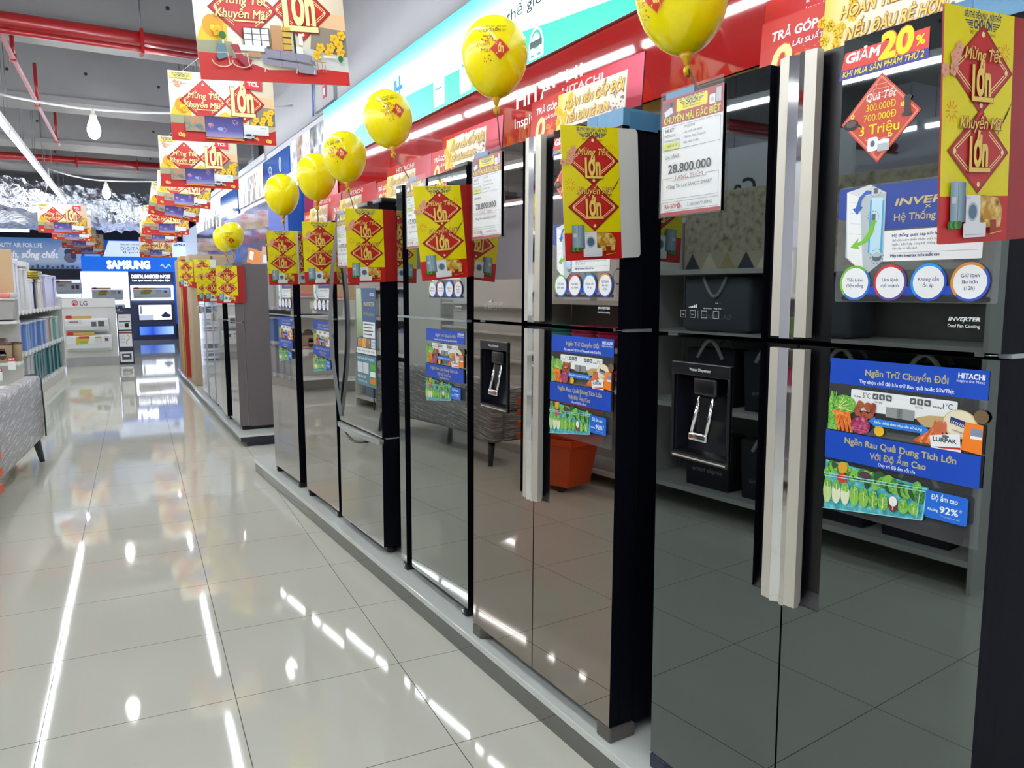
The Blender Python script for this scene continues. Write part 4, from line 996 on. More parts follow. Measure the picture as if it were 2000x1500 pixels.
    mb = MB(); mb.box(W - .06, W + .003, .03, .12, 1.2125, 1.2205, M('hinge_grey', '#b9bcc2', .3, .5)); mb.cyl((W - .03, .03, 1.2125), (W - .03, .03, 1.2205), .012, CHROME); mb.obj('hinge', t)
    mb = MB(); mb.box(.014, .05, .02, .09, 1.2125, 1.2205, M('hinge_grey', '#b9bcc2', .3, .5)); mb.obj('hinge', t)
    for x in (.06, W - .05):
        mb = MB(); mb.cyl((x, .63, .021), (x + .02, .63, .021), .0105, BLACKP); mb.obj('roller', t)
    return t
FR1 = french_fridge('nearest black mirror-glass four-door fridge with silver handles and water dispenser', 4.717, .052, .1, GLASSB)
FR2 = french_fridge('brown mirror-glass four-door fridge with water dispenser, behind the black one', 3.705, .022, .75, GLASSN)

def topmount(lab, s0, d0, lean, W, H, gap, glass, strip=False, ang=4.88, top_clutter=True):
    t = fridge_root(lab, s0, d0, lean, ang)
    mb = MB(); mb.box(.004, W - .004, .078, .62, .03, H - .02, NAVYBODY); mb.box(.02, W - .02, .1, .6, .009, .03, BLACKP); mb.obj('body', t, bevel=.004)
    for z0, z1 in ((.042, gap - .005), (gap + .005, H)):
        mb = MB()
        if strip:
            mb.box(0, .066, 0, .075, z0, z1, NAVYBODY, front=GLASSG); mb.box(.0665, .1295, .03, .075, z0, z1, BLACKP); mb.box(.13, W, 0, .075, z0, z1, NAVYBODY, front=glass)
            o = mb.obj('door', t)
            for k in range(3 if z0 > 1 else 5):
                zz = z0 + .06 + (z1 - z0 - .12) * k / 4
                q = MB(); q.tube([(.098 + .022 * math.cos(a), .028, zz + .012 * math.sin(a)) for a in [PI * i / 8 for i in range(9)]], .002, M('groove_clip', '#3c4450', .3), n=6); q.obj('groove_clip', o)
        else:
            mb.box(0, W, 0, .008, z0, z1, NAVYBODY, front=glass); mb.box(0, W, .0082, .074, z0, z1, NAVYBODY); o = mb.obj('door', t)
    mb = MB(); mb.box(.0, W, -.002, .02, gap - .0045, gap + .0045, M('gap_silver', '#aab0b6', .3, .5)); mb.obj('divider_trim', t)
    mb = MB(); mb.rbox(W - .12, W - .01, .01, .08, H + .001, H + .02, BLACKP, r=.005); mb.obj('top_hinge', t)
    for x in (.02, W - .06):
        mb = MB(); mb.rbox(x, x + .045, .0, .06, .0005, .04, BLACKP, r=.006); mb.cyl((x + .02, -.003, .018), (x + .02, .0, .018), .006, CHROME); mb.obj('foot', t)
    return t
FR3 = topmount('grey mirror-glass two-door fridge with a black grip groove, beside the brown one', 2.874, .065, .5, .70, 1.80, 1.21, GLASSG, True)
sticker(ME_BLUE, 'produce_sheet', FR3, .32, 1.167, sx=1.15); sticker(ME_INV, 'feature_sheet', FR3, .34, 1.52, sx=1.08); sticker(ME_DISC, 'discount_sticker', FR3, .35, 1.705)
g = G(); g.text('HITACHI', .53, 1.765, .012, LETTER, w=.1, bold=.04); g.text('INVERTER', .6, 1.262, .006, LETTER, w=.056, bold=.05, ital=.25); g.text('Dual Fan Cooling', .6, 1.25, .005, LETTER, w=.056); g.obj('door_lettering', FR3, loc=(0, -.0006, 0))
FR5 = topmount('fifth fridge of the near row, taupe mirror-glass two-door between silver and last', 1.296, .055, .1, .64, 1.70, 1.165, GLASST, ang=5.6)
FR6 = topmount('last fridge at the far end of the near platform, taupe mirror-glass two-door', .481, .05, 0, .64, 1.70, 1.162, GLASST, ang=5.6)
for f in (FR5, FR6): sticker(ME_BLUE, 'produce_sheet', f, .26, 1.148, sx=1.12); sticker(ME_INV, 'feature_sheet', f, .27, 1.43, sx=1.08)

# silver bottom-freezer fridge with curved handles
FR4 = fridge_root('silver bottom-freezer fridge with a tall curved side handle', 2.021, .05, .6); W, H = .66, 1.745
mb = MB(); mb.box(.004, W - .004, .09, .66, .03, H - .015, NAVYBODY); mb.box(.02, W - .02, .12, .64, .012, .03, BLACKP); mb.box(W - .004, W, .2, .6, .05, 1.7, NAVYBODY); mb.obj('body', FR4, bevel=.004)
mb = MB(); mb.box(0, W, 0, .008, .601, H, NAVYBODY, front=GLASSS); mb.box(0, W, .0082, .086, .601, H, NAVYBODY); dr = mb.obj('door', FR4)
mb = MB(); n = 12; SIL = M('handle_silver', '#9a9ea0', .28, .6)
for k in range(n):
    a, c = k / n, (k + 1) / n; z0, z1 = .625 + 1.05 * a, .625 + 1.05 * c
    y0, y1 = -.012 - .05 * math.sin(PI * a), -.012 - .05 * math.sin(PI * c)
    v = [mb.bm.verts.new(p) for p in ((.0, y0 + .02, z0), (.032, y0, z0), (.036, y0 + .02, z0), (.0, y1 + .02, z1), (.032, y1, z1), (.036, y1 + .02, z1))]
    for q in ((0, 1, 4, 3), (1, 2, 5, 4), (2, 0, 3, 5)): mb.bm.faces.new([v[i] for i in q]).material_index = mb.mi(SIL)
    if k == 0: mb.bm.faces.new([v[i] for i in (0, 2, 1)]).material_index = mb.mi(SIL)
    if k == n - 1: mb.bm.faces.new([v[i] for i in (3, 4, 5)]).material_index = mb.mi(SIL)
mb.obj('handle', dr)
mb = MB(); mb.box(0, W, 0, .008, .042, .575, NAVYBODY, front=GLASSS); mb.box(0, W, .0082, .086, .042, .592, NAVYBODY); fz = mb.obj('freezer_drawer', FR4)
mb = MB()
pts = []
for k in range(13):
    u = k / 12; pts.append((u * W, -.014 - .03 * math.sin(PI * u)))
mb.prism(pts + [(W, .008), (0, .008)], .568, .592, M('lip_silver', '#c3c6c6', .25, .5), axis='z'); mb.obj('drawer_lip', fz)
mb = MB(); mb.tube([(.15 + .36 * k / 10, -.014 - .03 * math.sin(PI * (.15 + .36 * k / 10) / W) + .012, .562 - .028 * math.sin(PI * k / 10)) for k in range(11)], .006, BLACKP); mb.obj('drawer_handle', fz)
mb = MB(); mb.box(W - .1, W + .002, .02, .09, .5935, .5995, M('hinge_grey', '#b9bcc2', .3, .5)); mb.obj('hinge', FR4)
for x in (.03, W - .08):
    mb = MB(); mb.lathe([(0, .0005), (.026, .0005), (.028, .006), (.024, .036), (0, .036)], BLACKP, at=(x + .03, .06, 0)); mb.obj('foot', FR4)
mb = MB(); mb.rbox(.3, .45, .02, .1, H + .001, H + .03, BLACKP, r=.006); mb.rbox(W - .14, W - .02, .02, .1, H + .001, H + .03, BLACKP, r=.006); mb.obj('top_hinge', FR4)
def tall_sheet():
    g = G(lift=.00007)
    g.rect(0, 0, .285, .50, FILM); g.rect(0, .2, .285, .5, M('tall_sheet_blue', '#35577f', .4)); g.poly([(0, .24), (.0, .5), (.075, .5), (.1, .26)], ramp_mat('veg_print', 'Z', .2, .5, [(0, '#6f8f55'), (1, '#c9d7b5')]))
    g.text('HITACHI', .2, .462, .012, WHITE, w=.065, bold=.04); g.text('INVERTER', .115, .41, .02, FOIL, w=.15, bold=.03, ital=.2); g.text('×', .18, .39, .012, FOIL); g.text('Hệ Thống Quạt Kép', .11, .362, .016, FOIL, w=.15)
    g.rect(.1, .25, .27, .33, PAPER)
    for k in range(4): g.rect(.108, .315 - .017 * k, .25 - .02 * (k % 2), .321 - .017 * k, GREYT)
    for k in range(4): g.rect(.02 + .065 * k, .2, .078 + .065 * k, .245, blotch_mat('food_' + 'abcd'[k], [('#b33a22', '#e2a13a', '#5f3b25'), ('#e07a1b', '#f0c454', '#8a3b1b'), ('#c9b7a0', '#7b5a3c', '#d9883d'), ('#79b7c9', '#e4e9ea', '#8f6a48')][k], 50))
    g.rect(0, .165, .285, .195, PAPER)
    for k in range(4): g.text('Khoảng', .015 + .067 * k, .177, .008, BLACK, w=.045)
    g.rect(0, .0, .285, .16, M('tall_sheet_teal', '#4f7f93', .4)); g.text('Ngăn Chuyển Đổi Thông Minh', .01, .135, .012, WHITE, w=.24, bold=.02)
    for k in range(2): g.rect(.01 + .085 * k, .065, .088 + .085 * k, .12, LGREY)
    g.rect(.19, .01, .275, .125, M('shelf_green', '#3f8f3d', .5))
    for k in range(3): g.rect(.197, .018 + .036 * k, .268, .045 + .036 * k, (CARROT, PAPER, GRN)[k])
    g.text('Ngăn Rau Quả', .01, .04, .013, WHITE, w=.12, bold=.02); g.text('Tiết Kiệm Năng Lượng', .01, .018, .01, WHITE, w=.14)
    return g.mesh('feature_sheet')
sticker(tall_sheet(), 'feature_sheet', FR4, .315, .84)

# blue protective film folded over the top near corner of the two four-door fridges
FB = M('blue_film', '#4e86aa', .3, bump=.25, bscale=18)
for f, x0 in ((FR2, .70), (FR1, .725)):
    mb = MB(); mb.box(x0, .864, -.0016, -.0004, 1.772, 1.8155, FB); mb.box(.8606, .8645, -.0003, .15, 1.772, 1.8155, FB); mb.box(x0, .8645, -.0016, .086, 1.8156, 1.8175, FB)
    mb.box(x0 + .01, x0 + .05, -.0026, -.0017, 1.764, 1.816, M('blue_tape', '#3f789f', .3)); mb.box(.8646, .8656, .02, .12, 1.764, 1.81, M('blue_tape', '#3f789f', .3))
    o = mb.obj('protective_film', f); o['label'] = 'blue protective film at the top corner'

# ------------------------------------------------------------------ price tags in plastic sleeves
def price_tag(f, x, z, lab, price, lit, brand=True, rot=0.0, monthly='3.360.000/THÁNG'):
    """x, z: lower left corner in the fridge frame"""
    t = thing('price_tag', lab, 'price tag', f.location, f.rotation_euler[2], 'price tags hung on the left doors', rx=f.rotation_euler[0])
    W, H = .209, .287
    g = G(lift=.00008); g.board(0, W, 0, H, .0015, PAPER)
    g.rect(0, H - .064, W, H, M('tag_red', '#a8262a', .4)); g.rect(0, 0, W, .009, M('tag_red', '#a8262a', .4))
    g.rrect(.052, H - .036, .158, H - .006, .004, YEL); shop_logo(g, .105, H - .029, .088, NAVY)
    g.rect(.004, H - .045, .045, H - .008, M('tag_picture', '#7a4a55', .5)); g.poly([(.008, H - .03), (.036, H - .02), (.04, H - .036), (.012, H - .043)], LGREY); g.rect(.03, H - .022, .038, H - .01, BLACK)
    g.rrect(.165, H - .04, .184, H - .018, .003, PAPER); g.ell(.1745, H - .03, .006, .006, SILVERP, 14); g.rect(.187, H - .038, .203, H - .006, SILVERP)
    g.outlined('KHUYẾN MÃI ĐẶC BIỆT', .007, H - .0605, .0155, YEL, M('tag_dark', '#4a1410', .5), w=.195, bold=.02, out=.05)
    g.frame(.006, H - .126, W - .006, H - .069, .0008, GREYT); g.line(.068, H - .122, .068, H - .073, .0006, GREYT)
    g.text(lit, .012, H - .081, .0075, BLACK, bold=.02); g.text('HITACHI', .012, H - .0935, .006, GREYT, w=.038); g.text('RFW690PGV7(GBK)', .012, H - .105, .005, GREYT, w=.056)
    g.rect(.009, H - .124, .064, H - .108, M('tag_lime', '#dbe36a', .5)); g.text('NGÀI LÀ XM.', .022, H - .118, .006, GREYT, w=.038, bold=.02)
    for k, s in enumerate(('- INVERTER', '- Lấy nước bên ngoài', '- Màn lọc Nani Titanium', '- Bảo hành 1 năm')): g.text(s, .078, H - .079 - .0125 * k, .0058, GREYT, w=(.042, .066, .078, .055)[k])
    g.text('GIÁ HÃNG:', .016, H - .147, .0085, GREYT, w=.052)
    g.text(price, .028, H - .183, .0205, BLACK, w=.148, bold=.01)
    g.frame(.007, .04, W - .007, H - .195, .0008, GREYT); g.rect(.045, H - .2, .158, H - .19, PAPER); g.text('TẶNG THÊM', .052, H - .2, .0095, M('tag_maroon', '#8a3d3d', .5), w=.098)
    g.text('+Tặng Tivi Led SANCO SMART', .022, H - .22, .0078, BLACK, w=.16)
    g.frame(.005, .012, W - .005, .033, .0008, GREYT)
    g.text('TRẢ GÓP', .012, .0175, .0095, M('tag_red2', '#b02a30', .5), w=.05, bold=.02); g.text('0', .064, .016, .013, M('tag_red2', '#b02a30', .5), w=.010, bold=.06); g.text('%', .076, .017, .006, M('tag_red2', '#b02a30', .5)); g.text(monthly, .1, .0185, .0075, GREYT, w=.084)
    o = g.obj('printed_card', t, loc=(x, -.006, z), rot=(0, rot, 0))
    mb = MB(); mb.box(-.002, W + .004, -.0042, -.0036, -.004, H + .018, FILM); s = mb.obj('plastic_sleeve', t, loc=(x, -.006, z), rot=(0, rot, 0))
    mb = MB(); mb.box(.01, .11, .0016, .004, H + .0, H + .016, M('blue_tape', '#3f789f', .3)); mb.obj('tape', t, loc=(x, -.006, z), rot=(0, rot, 0))
price_tag(FR1, .004, 1.516, 'white price tag reading 28.800.000 on the nearest black fridge', '28.800.000', '540 LÍT')
price_tag(FR2, .001, 1.514, 'white price tag reading 28.800.000 on the brown fridge', '28.800.000', '540 LÍT')
price_tag(FR3, .131, 1.513, 'white price tag reading 17.900.000 half hidden by the promo sign', '17.900.000', '450 LÍT', monthly='2.080.000/THÁNG')
price_tag(FR4, .042, 1.452, 'white price tag reading 18.090.000 on the silver fridge with the curved handle', '18.090.000', '330 LÍT', monthly='2.110.000/THÁNG')

# ------------------------------------------------------------------ yellow promo signs (on the near side wall of each fridge)
def side_flag(f, w, d, z, lab, red, yaw=0.0, roll=0.0):
    M4 = Matrix.Translation(f.location) @ f.rotation_euler.to_matrix().to_4x4()
    p = M4 @ Vector((w + .006, d, z))
    return flag(p, f.rotation_euler[2] + PI / 2 + yaw, lab, red, roll)
side_flag(FR1, .86, -.208, 1.398, 'yellow promo sign on a red board at the right edge of the nearest black fridge', True, 0, R(-3.5))
side_flag(FR2, .862, -.185, 1.404, 'yellow promo sign on a white board beside the brown fridge', False, 0, R(-3))
side_flag(FR3, .705, -.192, 1.362, 'tilted yellow promo sign on a red board beside the grew mirror two-door fridge'.replace('grew', 'grey'), True, R(-5), R(-5))
side_flag(FR4, .664, -.162, 1.364, 'yellow promo sign on a red board beside the silver curved-handle fridge', True, 0, R(-1))
side_flag(FR5, .642, -.158, 1.36, 'yellow promo sign on a white board beside the fifth fridge of the near row', False, 0, R(-1))
side_flag(FR6, .642, -.152, 1.365, 'yellow promo sign on a white board at the far end of the near row', False, 0, R(-1))

# ------------------------------------------------------------------ red standee cards on the fridge tops
def standee_meshes():
    g = G(lift=.00012); W, H = .57, .235
    g.board(0, W, 0, H, .004, BLACK)
    g.rect(0, .075, W, H, ramp_mat('standee_blend', 'X', .0, .57, [(0, '#c4262a'), (.55, '#c92a3a'), (1, '#d8506e')]))
    g.text('HITACHI', .125, .196, .024, LGREY, w=.24, bold=.03); g.text('Inspire the Next', .125, .176, .011, LGREY, w=.2)
    for x, z in ((.44, .05), (.5, .035)): g.text('ấn', x, z, .02, LGREY)
    back = g.mesh('back_board')
    g = G(lift=.00012); g.board(0, .2, 0, .145, .003, M('card_red', '#c3241f', .4)); g.poly([(0, .145), (.0, .0), (.19, .0), (.19, .13), (.03, .128)], M('card_red', '#c3241f', .4))
    g.text('TRẢ GÓP', .03, .096, .0195, PAPER, w=.13, bold=.045, ital=.1); g.outlined('0', .03, -.0, .078, PGOLD, ORANGE, w=.062, bold=.03, ital=.12, out=.05); g.text('LÃI SUẤT', .095, .07, .011, PAPER, w=.085, bold=.03, ital=.1); g.text('%', .1, .015, .035, ORANGE, w=.05, bold=.04)
    rn = random.Random(4)
    for k in range(14): g.ell(.11 + rn.uniform(0, .08), rn.uniform(.035, .065), .0025, .002, ORANGE, 6, up=(k == 0))
    card = g.mesh('installment_card')
    g = G(lift=.00012); W, H = .36, .125; g.board(0, W, 0, H, .003, M('card_cream', '#f1e8cf', .45))
    g.rect(0, 0, W, H, ramp_mat('cream_blend', 'X', .0, .36, [(0, '#f0cf4a'), (.3, '#f6eed2'), (1, '#f3ded2')]))
    for k in range(12):
        x, z = .012 + rn.uniform(-.02, .07), rn.uniform(0, H); g.L += 1
        for a in range(5): g.ell(x + .007 * math.cos(a * 1.257), z + .007 * math.sin(a * 1.257), .006, .006, M('apricot_yellow', '#f2c41f', .5), 8, up=False)
    for k in range(26): g.ell(.29 + rn.uniform(0, .065), rn.uniform(.015, .07), rn.uniform(.002, .005), rn.uniform(.002, .004), M('blossom_grey', '#8f7f7f', .6), 6, up=(k == 0))
    DBR = M('outline_brown', '#a2410d', .4)
    g.outlined('HOÀN TIỀN', .042, .072, .0235, GOLD, DBR, w=.155, bold=.03, ital=.18, out=.07); g.outlined('GẤP ĐÔI', .206, .072, .029, GOLD, DBR, w=.142, bold=.035, ital=.15, out=.07); g.outlined('NẾU ĐÂU RẺ HƠN', .06, .024, .0235, GOLD, DBR, w=.22, bold=.03, ital=.18, out=.07)
    return back, card, g.mesh('refund_card')
ME_BACK, ME_CARD, ME_REF = standee_meshes()
def standee(f, H, lab, dx=0.0, dz=0.0, y=.0, rz=.0):
    t = thing('promo_standee', lab, 'sign', f.location, f.rotation_euler[2], 'red promo standees on the fridge tops', rx=f.rotation_euler[0])
    place(ME_BACK, 'back_board', t, (.08 + dx, .225 + y, H + .005), (R(-3), 0, 0)); place(ME_CARD, 'installment_card', t, (.155 + dx, .135 + y, H + .005 + rz), (R(-4), 0, 0)); place(ME_REF, 'refund_card', t, (.345 + dx, .12 + y, H + .03 + dz), (R(-4), 0, 0))
    mb = MB(); mb.box(.15 + dx, .62 + dx, .128 + y, .24 + y, H + .001, H + .004, M('stand_base', '#b9b9b9', .5)); mb.box(.5 + dx, .512 + dx, .13 + y, .23 + y, H + .004, H + .06 + dz, M('stand_base', '#b9b9b9', .5)); mb.obj('stand', t)
standee(FR1, 1.812, 'red and cream promo standee on top of the nearest black fridge', .03, -.010)
standee(FR2, 1.812, 'red and cream promo standee on top of the brown fridge', .01, .003, 0, .025)
standee(FR3, 1.80, 'red and cream promo standee on top of the grey mirror two-door fridge', -.08, 0.02)
standee(FR4, 1.745, 'red and cream promo standee on top of the silver curved-handle fridge', .1)
standee(FR5, 1.70, 'red and cream promo standee on top of the fifth fridge of the near row', .09)
standee(FR6, 1.70, 'orange-red promo standee on top of the last fridge of the near row', .31)

# ------------------------------------------------------------------ balloons
BALM = M('balloon_yellow', '#f6e600', .2, coat=.35, spec=.4)
_b = BALM.node_tree.nodes['Principled BSDF']; _b.inputs['Subsurface Weight'].default_value = .6; _b.inputs['Subsurface Radius'].default_value = (1.0, .9, .2); _b.inputs['Subsurface Scale'].default_value = .12
def on_balloon(me, rx, rz, az, tilt, roll, off=.0012):
    """wrap a flat print onto the egg-shaped balloon"""
    for v in me.vertices:
        x, lay, z = v.co.x * 1.5, -v.co.y, v.co.z * 1.5
        x, z = x * math.cos(roll) - z * math.sin(roll), x * math.sin(roll) + z * math.cos(roll)
        th = az + x / rx; ph = tilt + z / rz
        zz = math.sin(ph); rad = bal_prof(zz)
        v.co = Vector((math.cos(th) * rad * rx, math.sin(th) * rad * rx, zz * rz)) * (1 + (off + lay) / rx)
def bal_prof(s):
    """radius of the egg at relative height s in [-1, 1]"""
    s = max(-1.0, min(1.0, s)); base = math.sqrt(max(0.0, 1 - s * s))
    return base * (1 + .10 * s) / 1.004 if s > -1 else 0
def balloon_print(kind):
    g = G(lift=.00006); INK = M('balloon_ink', '#6b5a10', .4)
    g.text('SIÊU THỊ ĐIỆN MÁY - NỘI THẤT', 0, .048, .0045, INK, w=.075, align='C', bold=.03); g.text('CHỢ LỚN', 0, .036, .008, INK, w=.042, align='C', bold=.05)
    for s in (-1, 1):
        for k in range(3): g.line(s * .024, .0425 - .003 * k, s * (.036 - .004 * k), .0425 - .003 * k, .0012, INK, up=(k == 0))
    rn = random.Random(9)
    for k in range(22): g.ell(rn.uniform(-.024, .012), rn.uniform(.012, .028), .0022, .0018, M('balloon_ink_red', '#a5541c', .4), 6, up=(k == 0))
    if kind == 0: g.text('Khuyến', -.038, .004, .0085, M('balloon_ink_red', '#a5541c', .4), w=.032, ital=.2); g.text('Mãi', -.028, -.010, .0095, M('balloon_ink_red', '#a5541c', .4), w=.022, ital=.2)
    else: g.text('Mừng', -.038, .004, .0085, M('balloon_ink_red', '#a5541c', .4), w=.03, ital=.2); g.text('Tết', -.03, -.010, .0095, M('balloon_ink_red', '#a5541c', .4), w=.022, ital=.2)
    for k in range(9): g.ell(rn.uniform(-.022, .006), rn.uniform(-.03, -.016), .0013, .0018, M('balloon_ink_red', '#a5541c', .4), 6, up=(k == 0))
    # diamond of small tiles so that it bends with the rubber
    g.L += 1; n = 6; c = (.018, -.004); r = .024
    for m, k in ((M('balloon_gold', '#d98a1c', .4), 1.0), (M('balloon_red', '#c22a12', .4), .9)):
        g.L += 1
        for i in range(n):
            for j in range(n):
                P = lambda a, b2: (c[0] + (a - b2) * r * k / n / 1.0, c[1] + (a + b2 - n) * r * k / n)
                g.poly([P(i, j), P(i + 1, j), P(i + 1, j + 1), P(i, j + 1)], m, up=False)
    big_lon(g, c[0], c[1], .022, GOLD, M('balloon_dark', '#7d1d0c', .4), .9)
    return g
def balloon(f, x, y, z, base, lab, az=None, kind=0, tilt=-.05, roll=0.0, r=.117, h=.142, lean=(0, 0), grp='yellow balloons above the fridges'):
    M4 = Matrix.Translation(f.location) @ f.rotation_euler.to_matrix().to_4x4() if f else Matrix.Identity(4)
    p = M4 @ Vector((x, y, z)); bs = M4 @ Vector(base)
    t = thing('balloon', lab, 'balloon', bs, 0, grp)
    c = p - bs; ax = c.normalized() if c.length > .05 else Vector((0, 0, 1))
    ax = (Vector((0, 0, 1)) * .55 + ax * .45).normalized()
    rot = Vector((0, 0, 1)).rotation_difference(ax)
    mb = MB(); prof = []
    for k in range(25):
        s = -1 + 2 * k / 24; s = math.sin(s * PI / 2); rr = bal_prof(s) * r
        if s < -.93: rr = max(rr, .0)
        prof.append((rr if 0 < k < 24 else 0.0, s * h))
    mb.lathe(prof, BALM, n=36); o = mb.obj('rubber_skin', t, loc=c); o.rotation_mode = 'QUATERNION'; o.rotation_quaternion = rot
    if az is not None:
        pm = balloon_print(kind).mesh('printed_motif'); on_balloon(pm, r, h, az, tilt, roll)
        q = place(pm, 'printed_motif', o)
    mb = MB(); mb.lathe([(.004, -.03), (.008, -.025), (.012, -.012), (.02, .004), (.0, .004)], M('balloon_neck', '#cfa010', .3), n=14); nk = mb.obj('neck', t, loc=c - ax * (h - .002)); nk.rotation_mode = 'QUATERNION'; nk.rotation_quaternion = rot
    e = c - ax * (h + .03)
    mb = MB(); mb.lathe([(0, -.006), (.013, -.004), (.015, .002), (.012, .006), (0, .004)], M('holder_yellow', '#d8b412', .35), n=16); mb.obj('cup', t, loc=e - ax * .012, rot=(R(90), 0, R(20)))
    mb = MB(); mb.tube([e, e * .6 + Vector((lean[0] * .01, 0, 0)), Vector((0, 0, .0))], .0028, M('balloon_stick', '#6a3a2c', .4), n=8); mb.obj('stick', t)
    return t
BA = R(-150)   # azimuth of the print: towards the aisle and the camera
balloon(FR1, -.005, .06, 2.065, (.06, .07, 1.8165), 'largest yellow balloon, cut by the top edge above the nearest black fridge', R(-177), 1, -.12, R(-8))
balloon(FR2, .045, .06, 2.155, (.09, .06, 1.8165), 'yellow balloon with a red diamond print above the brown fridge', R(-119), 0, -.02, R(0))
balloon(FR3, -.235, .06, 2.145, (.06, .06, 1.8015), 'slanting yellow balloon with a red diamond print above the grey two-door fridge', R(-96), 0, -.1, R(14))
balloon(FR4, .005, .06, 2.055, (.147, .06, 1.7465), 'yellow balloon with its red diamond at the lower left, above the silver fridge', R(-127), 1, -.1, R(5))
balloon(FR5, .215, .06, 2.01, (.232, .06, 1.7015), 'plain yellow balloon above the fifth fridge, left of the printed one', R(-10), 0, -.1)
balloon(FR6, .245, .06, 1.985, (.294, .06, 1.7015), 'plain yellow balloon above the last fridge of the near row')
# ------------------------------------------------------------------ far row: boxed and unboxed fridges on the far platform
def farpt(s, d, z=.1045): # s from the near end towards the back of the shop
    return Vector((1.146 - math.sin(FARR) * s + math.cos(FARR) * d, 1.66 + math.cos(FARR) * s + math.sin(FARR) * d, z))
def far_fridge(s0, W, H, d, lab, glass, side, gap=1.03, handle=False):
    t = thing('refrigerator', lab, 'fridge', farpt(s0 + W, d), FARR - PI / 2, 'fridges on the far platform')
    mb = MB(); mb.box(.003, W - .003, .078, .58, .03, H - .01, side); mb.box(.02, W - .02, .1, .56, .003, .03, BLACKP); mb.obj('body', t, bevel=.004)
    for z0, z1 in ((.04, gap - .004), (gap + .004, H)):
        mb = MB(); mb.box(0, W, 0, .008, z0, z1, side, front=glass); mb.box(0, W, .0082, .074, z0, z1, side); mb.obj('door', t)
    mb = MB(); mb.box(0, W, .002, .06, gap - .0035, gap + .0035, M('gap_silver', '#aab0b6', .3, .5)); mb.box(W - .003, W + .001, .0745, .0775, .04, H - .02, M('gap_silver', '#aab0b6', .3, .5)); mb.obj('trim', t)
    mb = MB(); mb.rbox(W - .07, W - .02, .02, .09, .0005, .035, BLACKP, r=.006); mb.obj('foot', t)
    if handle:
        mb = MB(); mb.rbox(.02, .05, -.03, -.001, gap - .12, gap - .02, SATIN, r=.006); mb.obj('handle', t)
    return t
SILG = M('pale_silver_glass', (.62, .63, .68), .06, .9); PSIDE = M('fridge_side_pale', '#b9bdc9', .4)
far_fridge(.30, .62, 1.585, .055, 'taupe two-door fridge at the near end of the far platform', GLASST, TAUPE)
far_fridge(1.0, .36, 1.56, .03, 'dark-edged mirror fridge second on the far platform', GLASSS, NAVYBODY)
far_fridge(1.45, .56, 1.57, .05, 'pale silver fridge third on the far platform', SILG, PSIDE, 1.1, True)
far_fridge(2.1, .58, 1.58, .045, 'pale silver fridge fourth on the far platform', SILG, PSIDE, 1.12)
far_fridge(2.85, .6, 1.62, .045, 'pale silver fridge fifth on the far platform next to the cartons', SILG, PSIDE, 1.15, True)
def carton(s0, W, H, d, depth, lab, col, stripe=False):
    t = thing('carton', lab, 'box', farpt(s0 + W, d), FARR - PI / 2, 'tall fridge cartons')
    mb = MB(); mb.rbox(0, W, 0, depth, .0005, H, M('carton_' + col[1:], col, .75, noise=.06, nscale=6), r=.012, seg=2); o = mb.obj('carton_box', t)
    g = G(lift=.0006); K = M('carton_ink', '#7a5c38', .6)
    for k in range(3): g.rect(W * .2, H * (.35 + .012 * k), W * .45, H * (.354 + .012 * k), K)
    g.frame(W * .6, H * .3, W * .8, H * .42, .004, K)
    if stripe: g.rect(W * .86, .01, W * .98, H * .97, M('carton_red', '#b5261c', .6))
    g.obj('printing', o, loc=(0, -.0015, 0))
    if stripe:
        mb = MB(); mb.box(W + .0006, W + .002, .01, .12, .02, H * .97, M('carton_red', '#b5261c', .6)); mb.obj('red_stripe', o)
    mb = MB(); mb.box(-.001, W + .001, .1, depth - .1, H - .03, H + .002, M('packing_tape', '#c9a878', .3)); mb.obj('tape', t)
    mb = MB(); mb.box(W + .0006, W + .0016, depth * .45, depth * .5, .02, H - .02, M('carton_seam', '#6f5533', .7)); mb.obj('seam', o)
carton(4.23, .62, 1.82, .03, .6, 'nearest tall brown fridge carton on the far platform', '#b19c80')
carton(5.35, .5, 1.84, -.0, .6, 'middle tall tan fridge carton with a red stripe', '#c39a5e', True)
carton(6.3, .55, 1.82, .03, .6, 'farthest tall fridge carton of the far platform', '#ab967c')
# its yellow signs and balloons
for s, d, zz, red, lab in ((.285, -.10, 1.315, True, 'yellow promo sign on a red board at the end of the far row'), (.985, -.14, 1.318, False, 'second yellow promo sign of the far row'), (1.43, -.16, 1.318, False, 'third yellow promo sign of the far row, partly hidden'), (3.45 - .62, -.05, 1.46, False, 'fourth yellow promo sign of the far row, in front of the cartons'), (4.2, -.12, 1.48, True, 'fifth yellow promo sign of the far row, nearest the cartons')):
    p = farpt(s, d, zz); flag(p, FARR, lab, red, 0, 0, 1.0)
def wb(x, y, z, base, lab, az, kind=0): balloon(None, x, y, z, base, lab, az, kind, r=.12, h=.145, grp='yellow balloons above the far row')
wb(1.31, 3.0, 2.0, (1.36, 3.3, 1.682), 'yellow balloon with a small red print over the far row', R(-115))
wb(1.3, 3.7, 2.01, (1.38, 4.0, 1.692), 'plain yellow balloon tucked behind another over the far row', None)
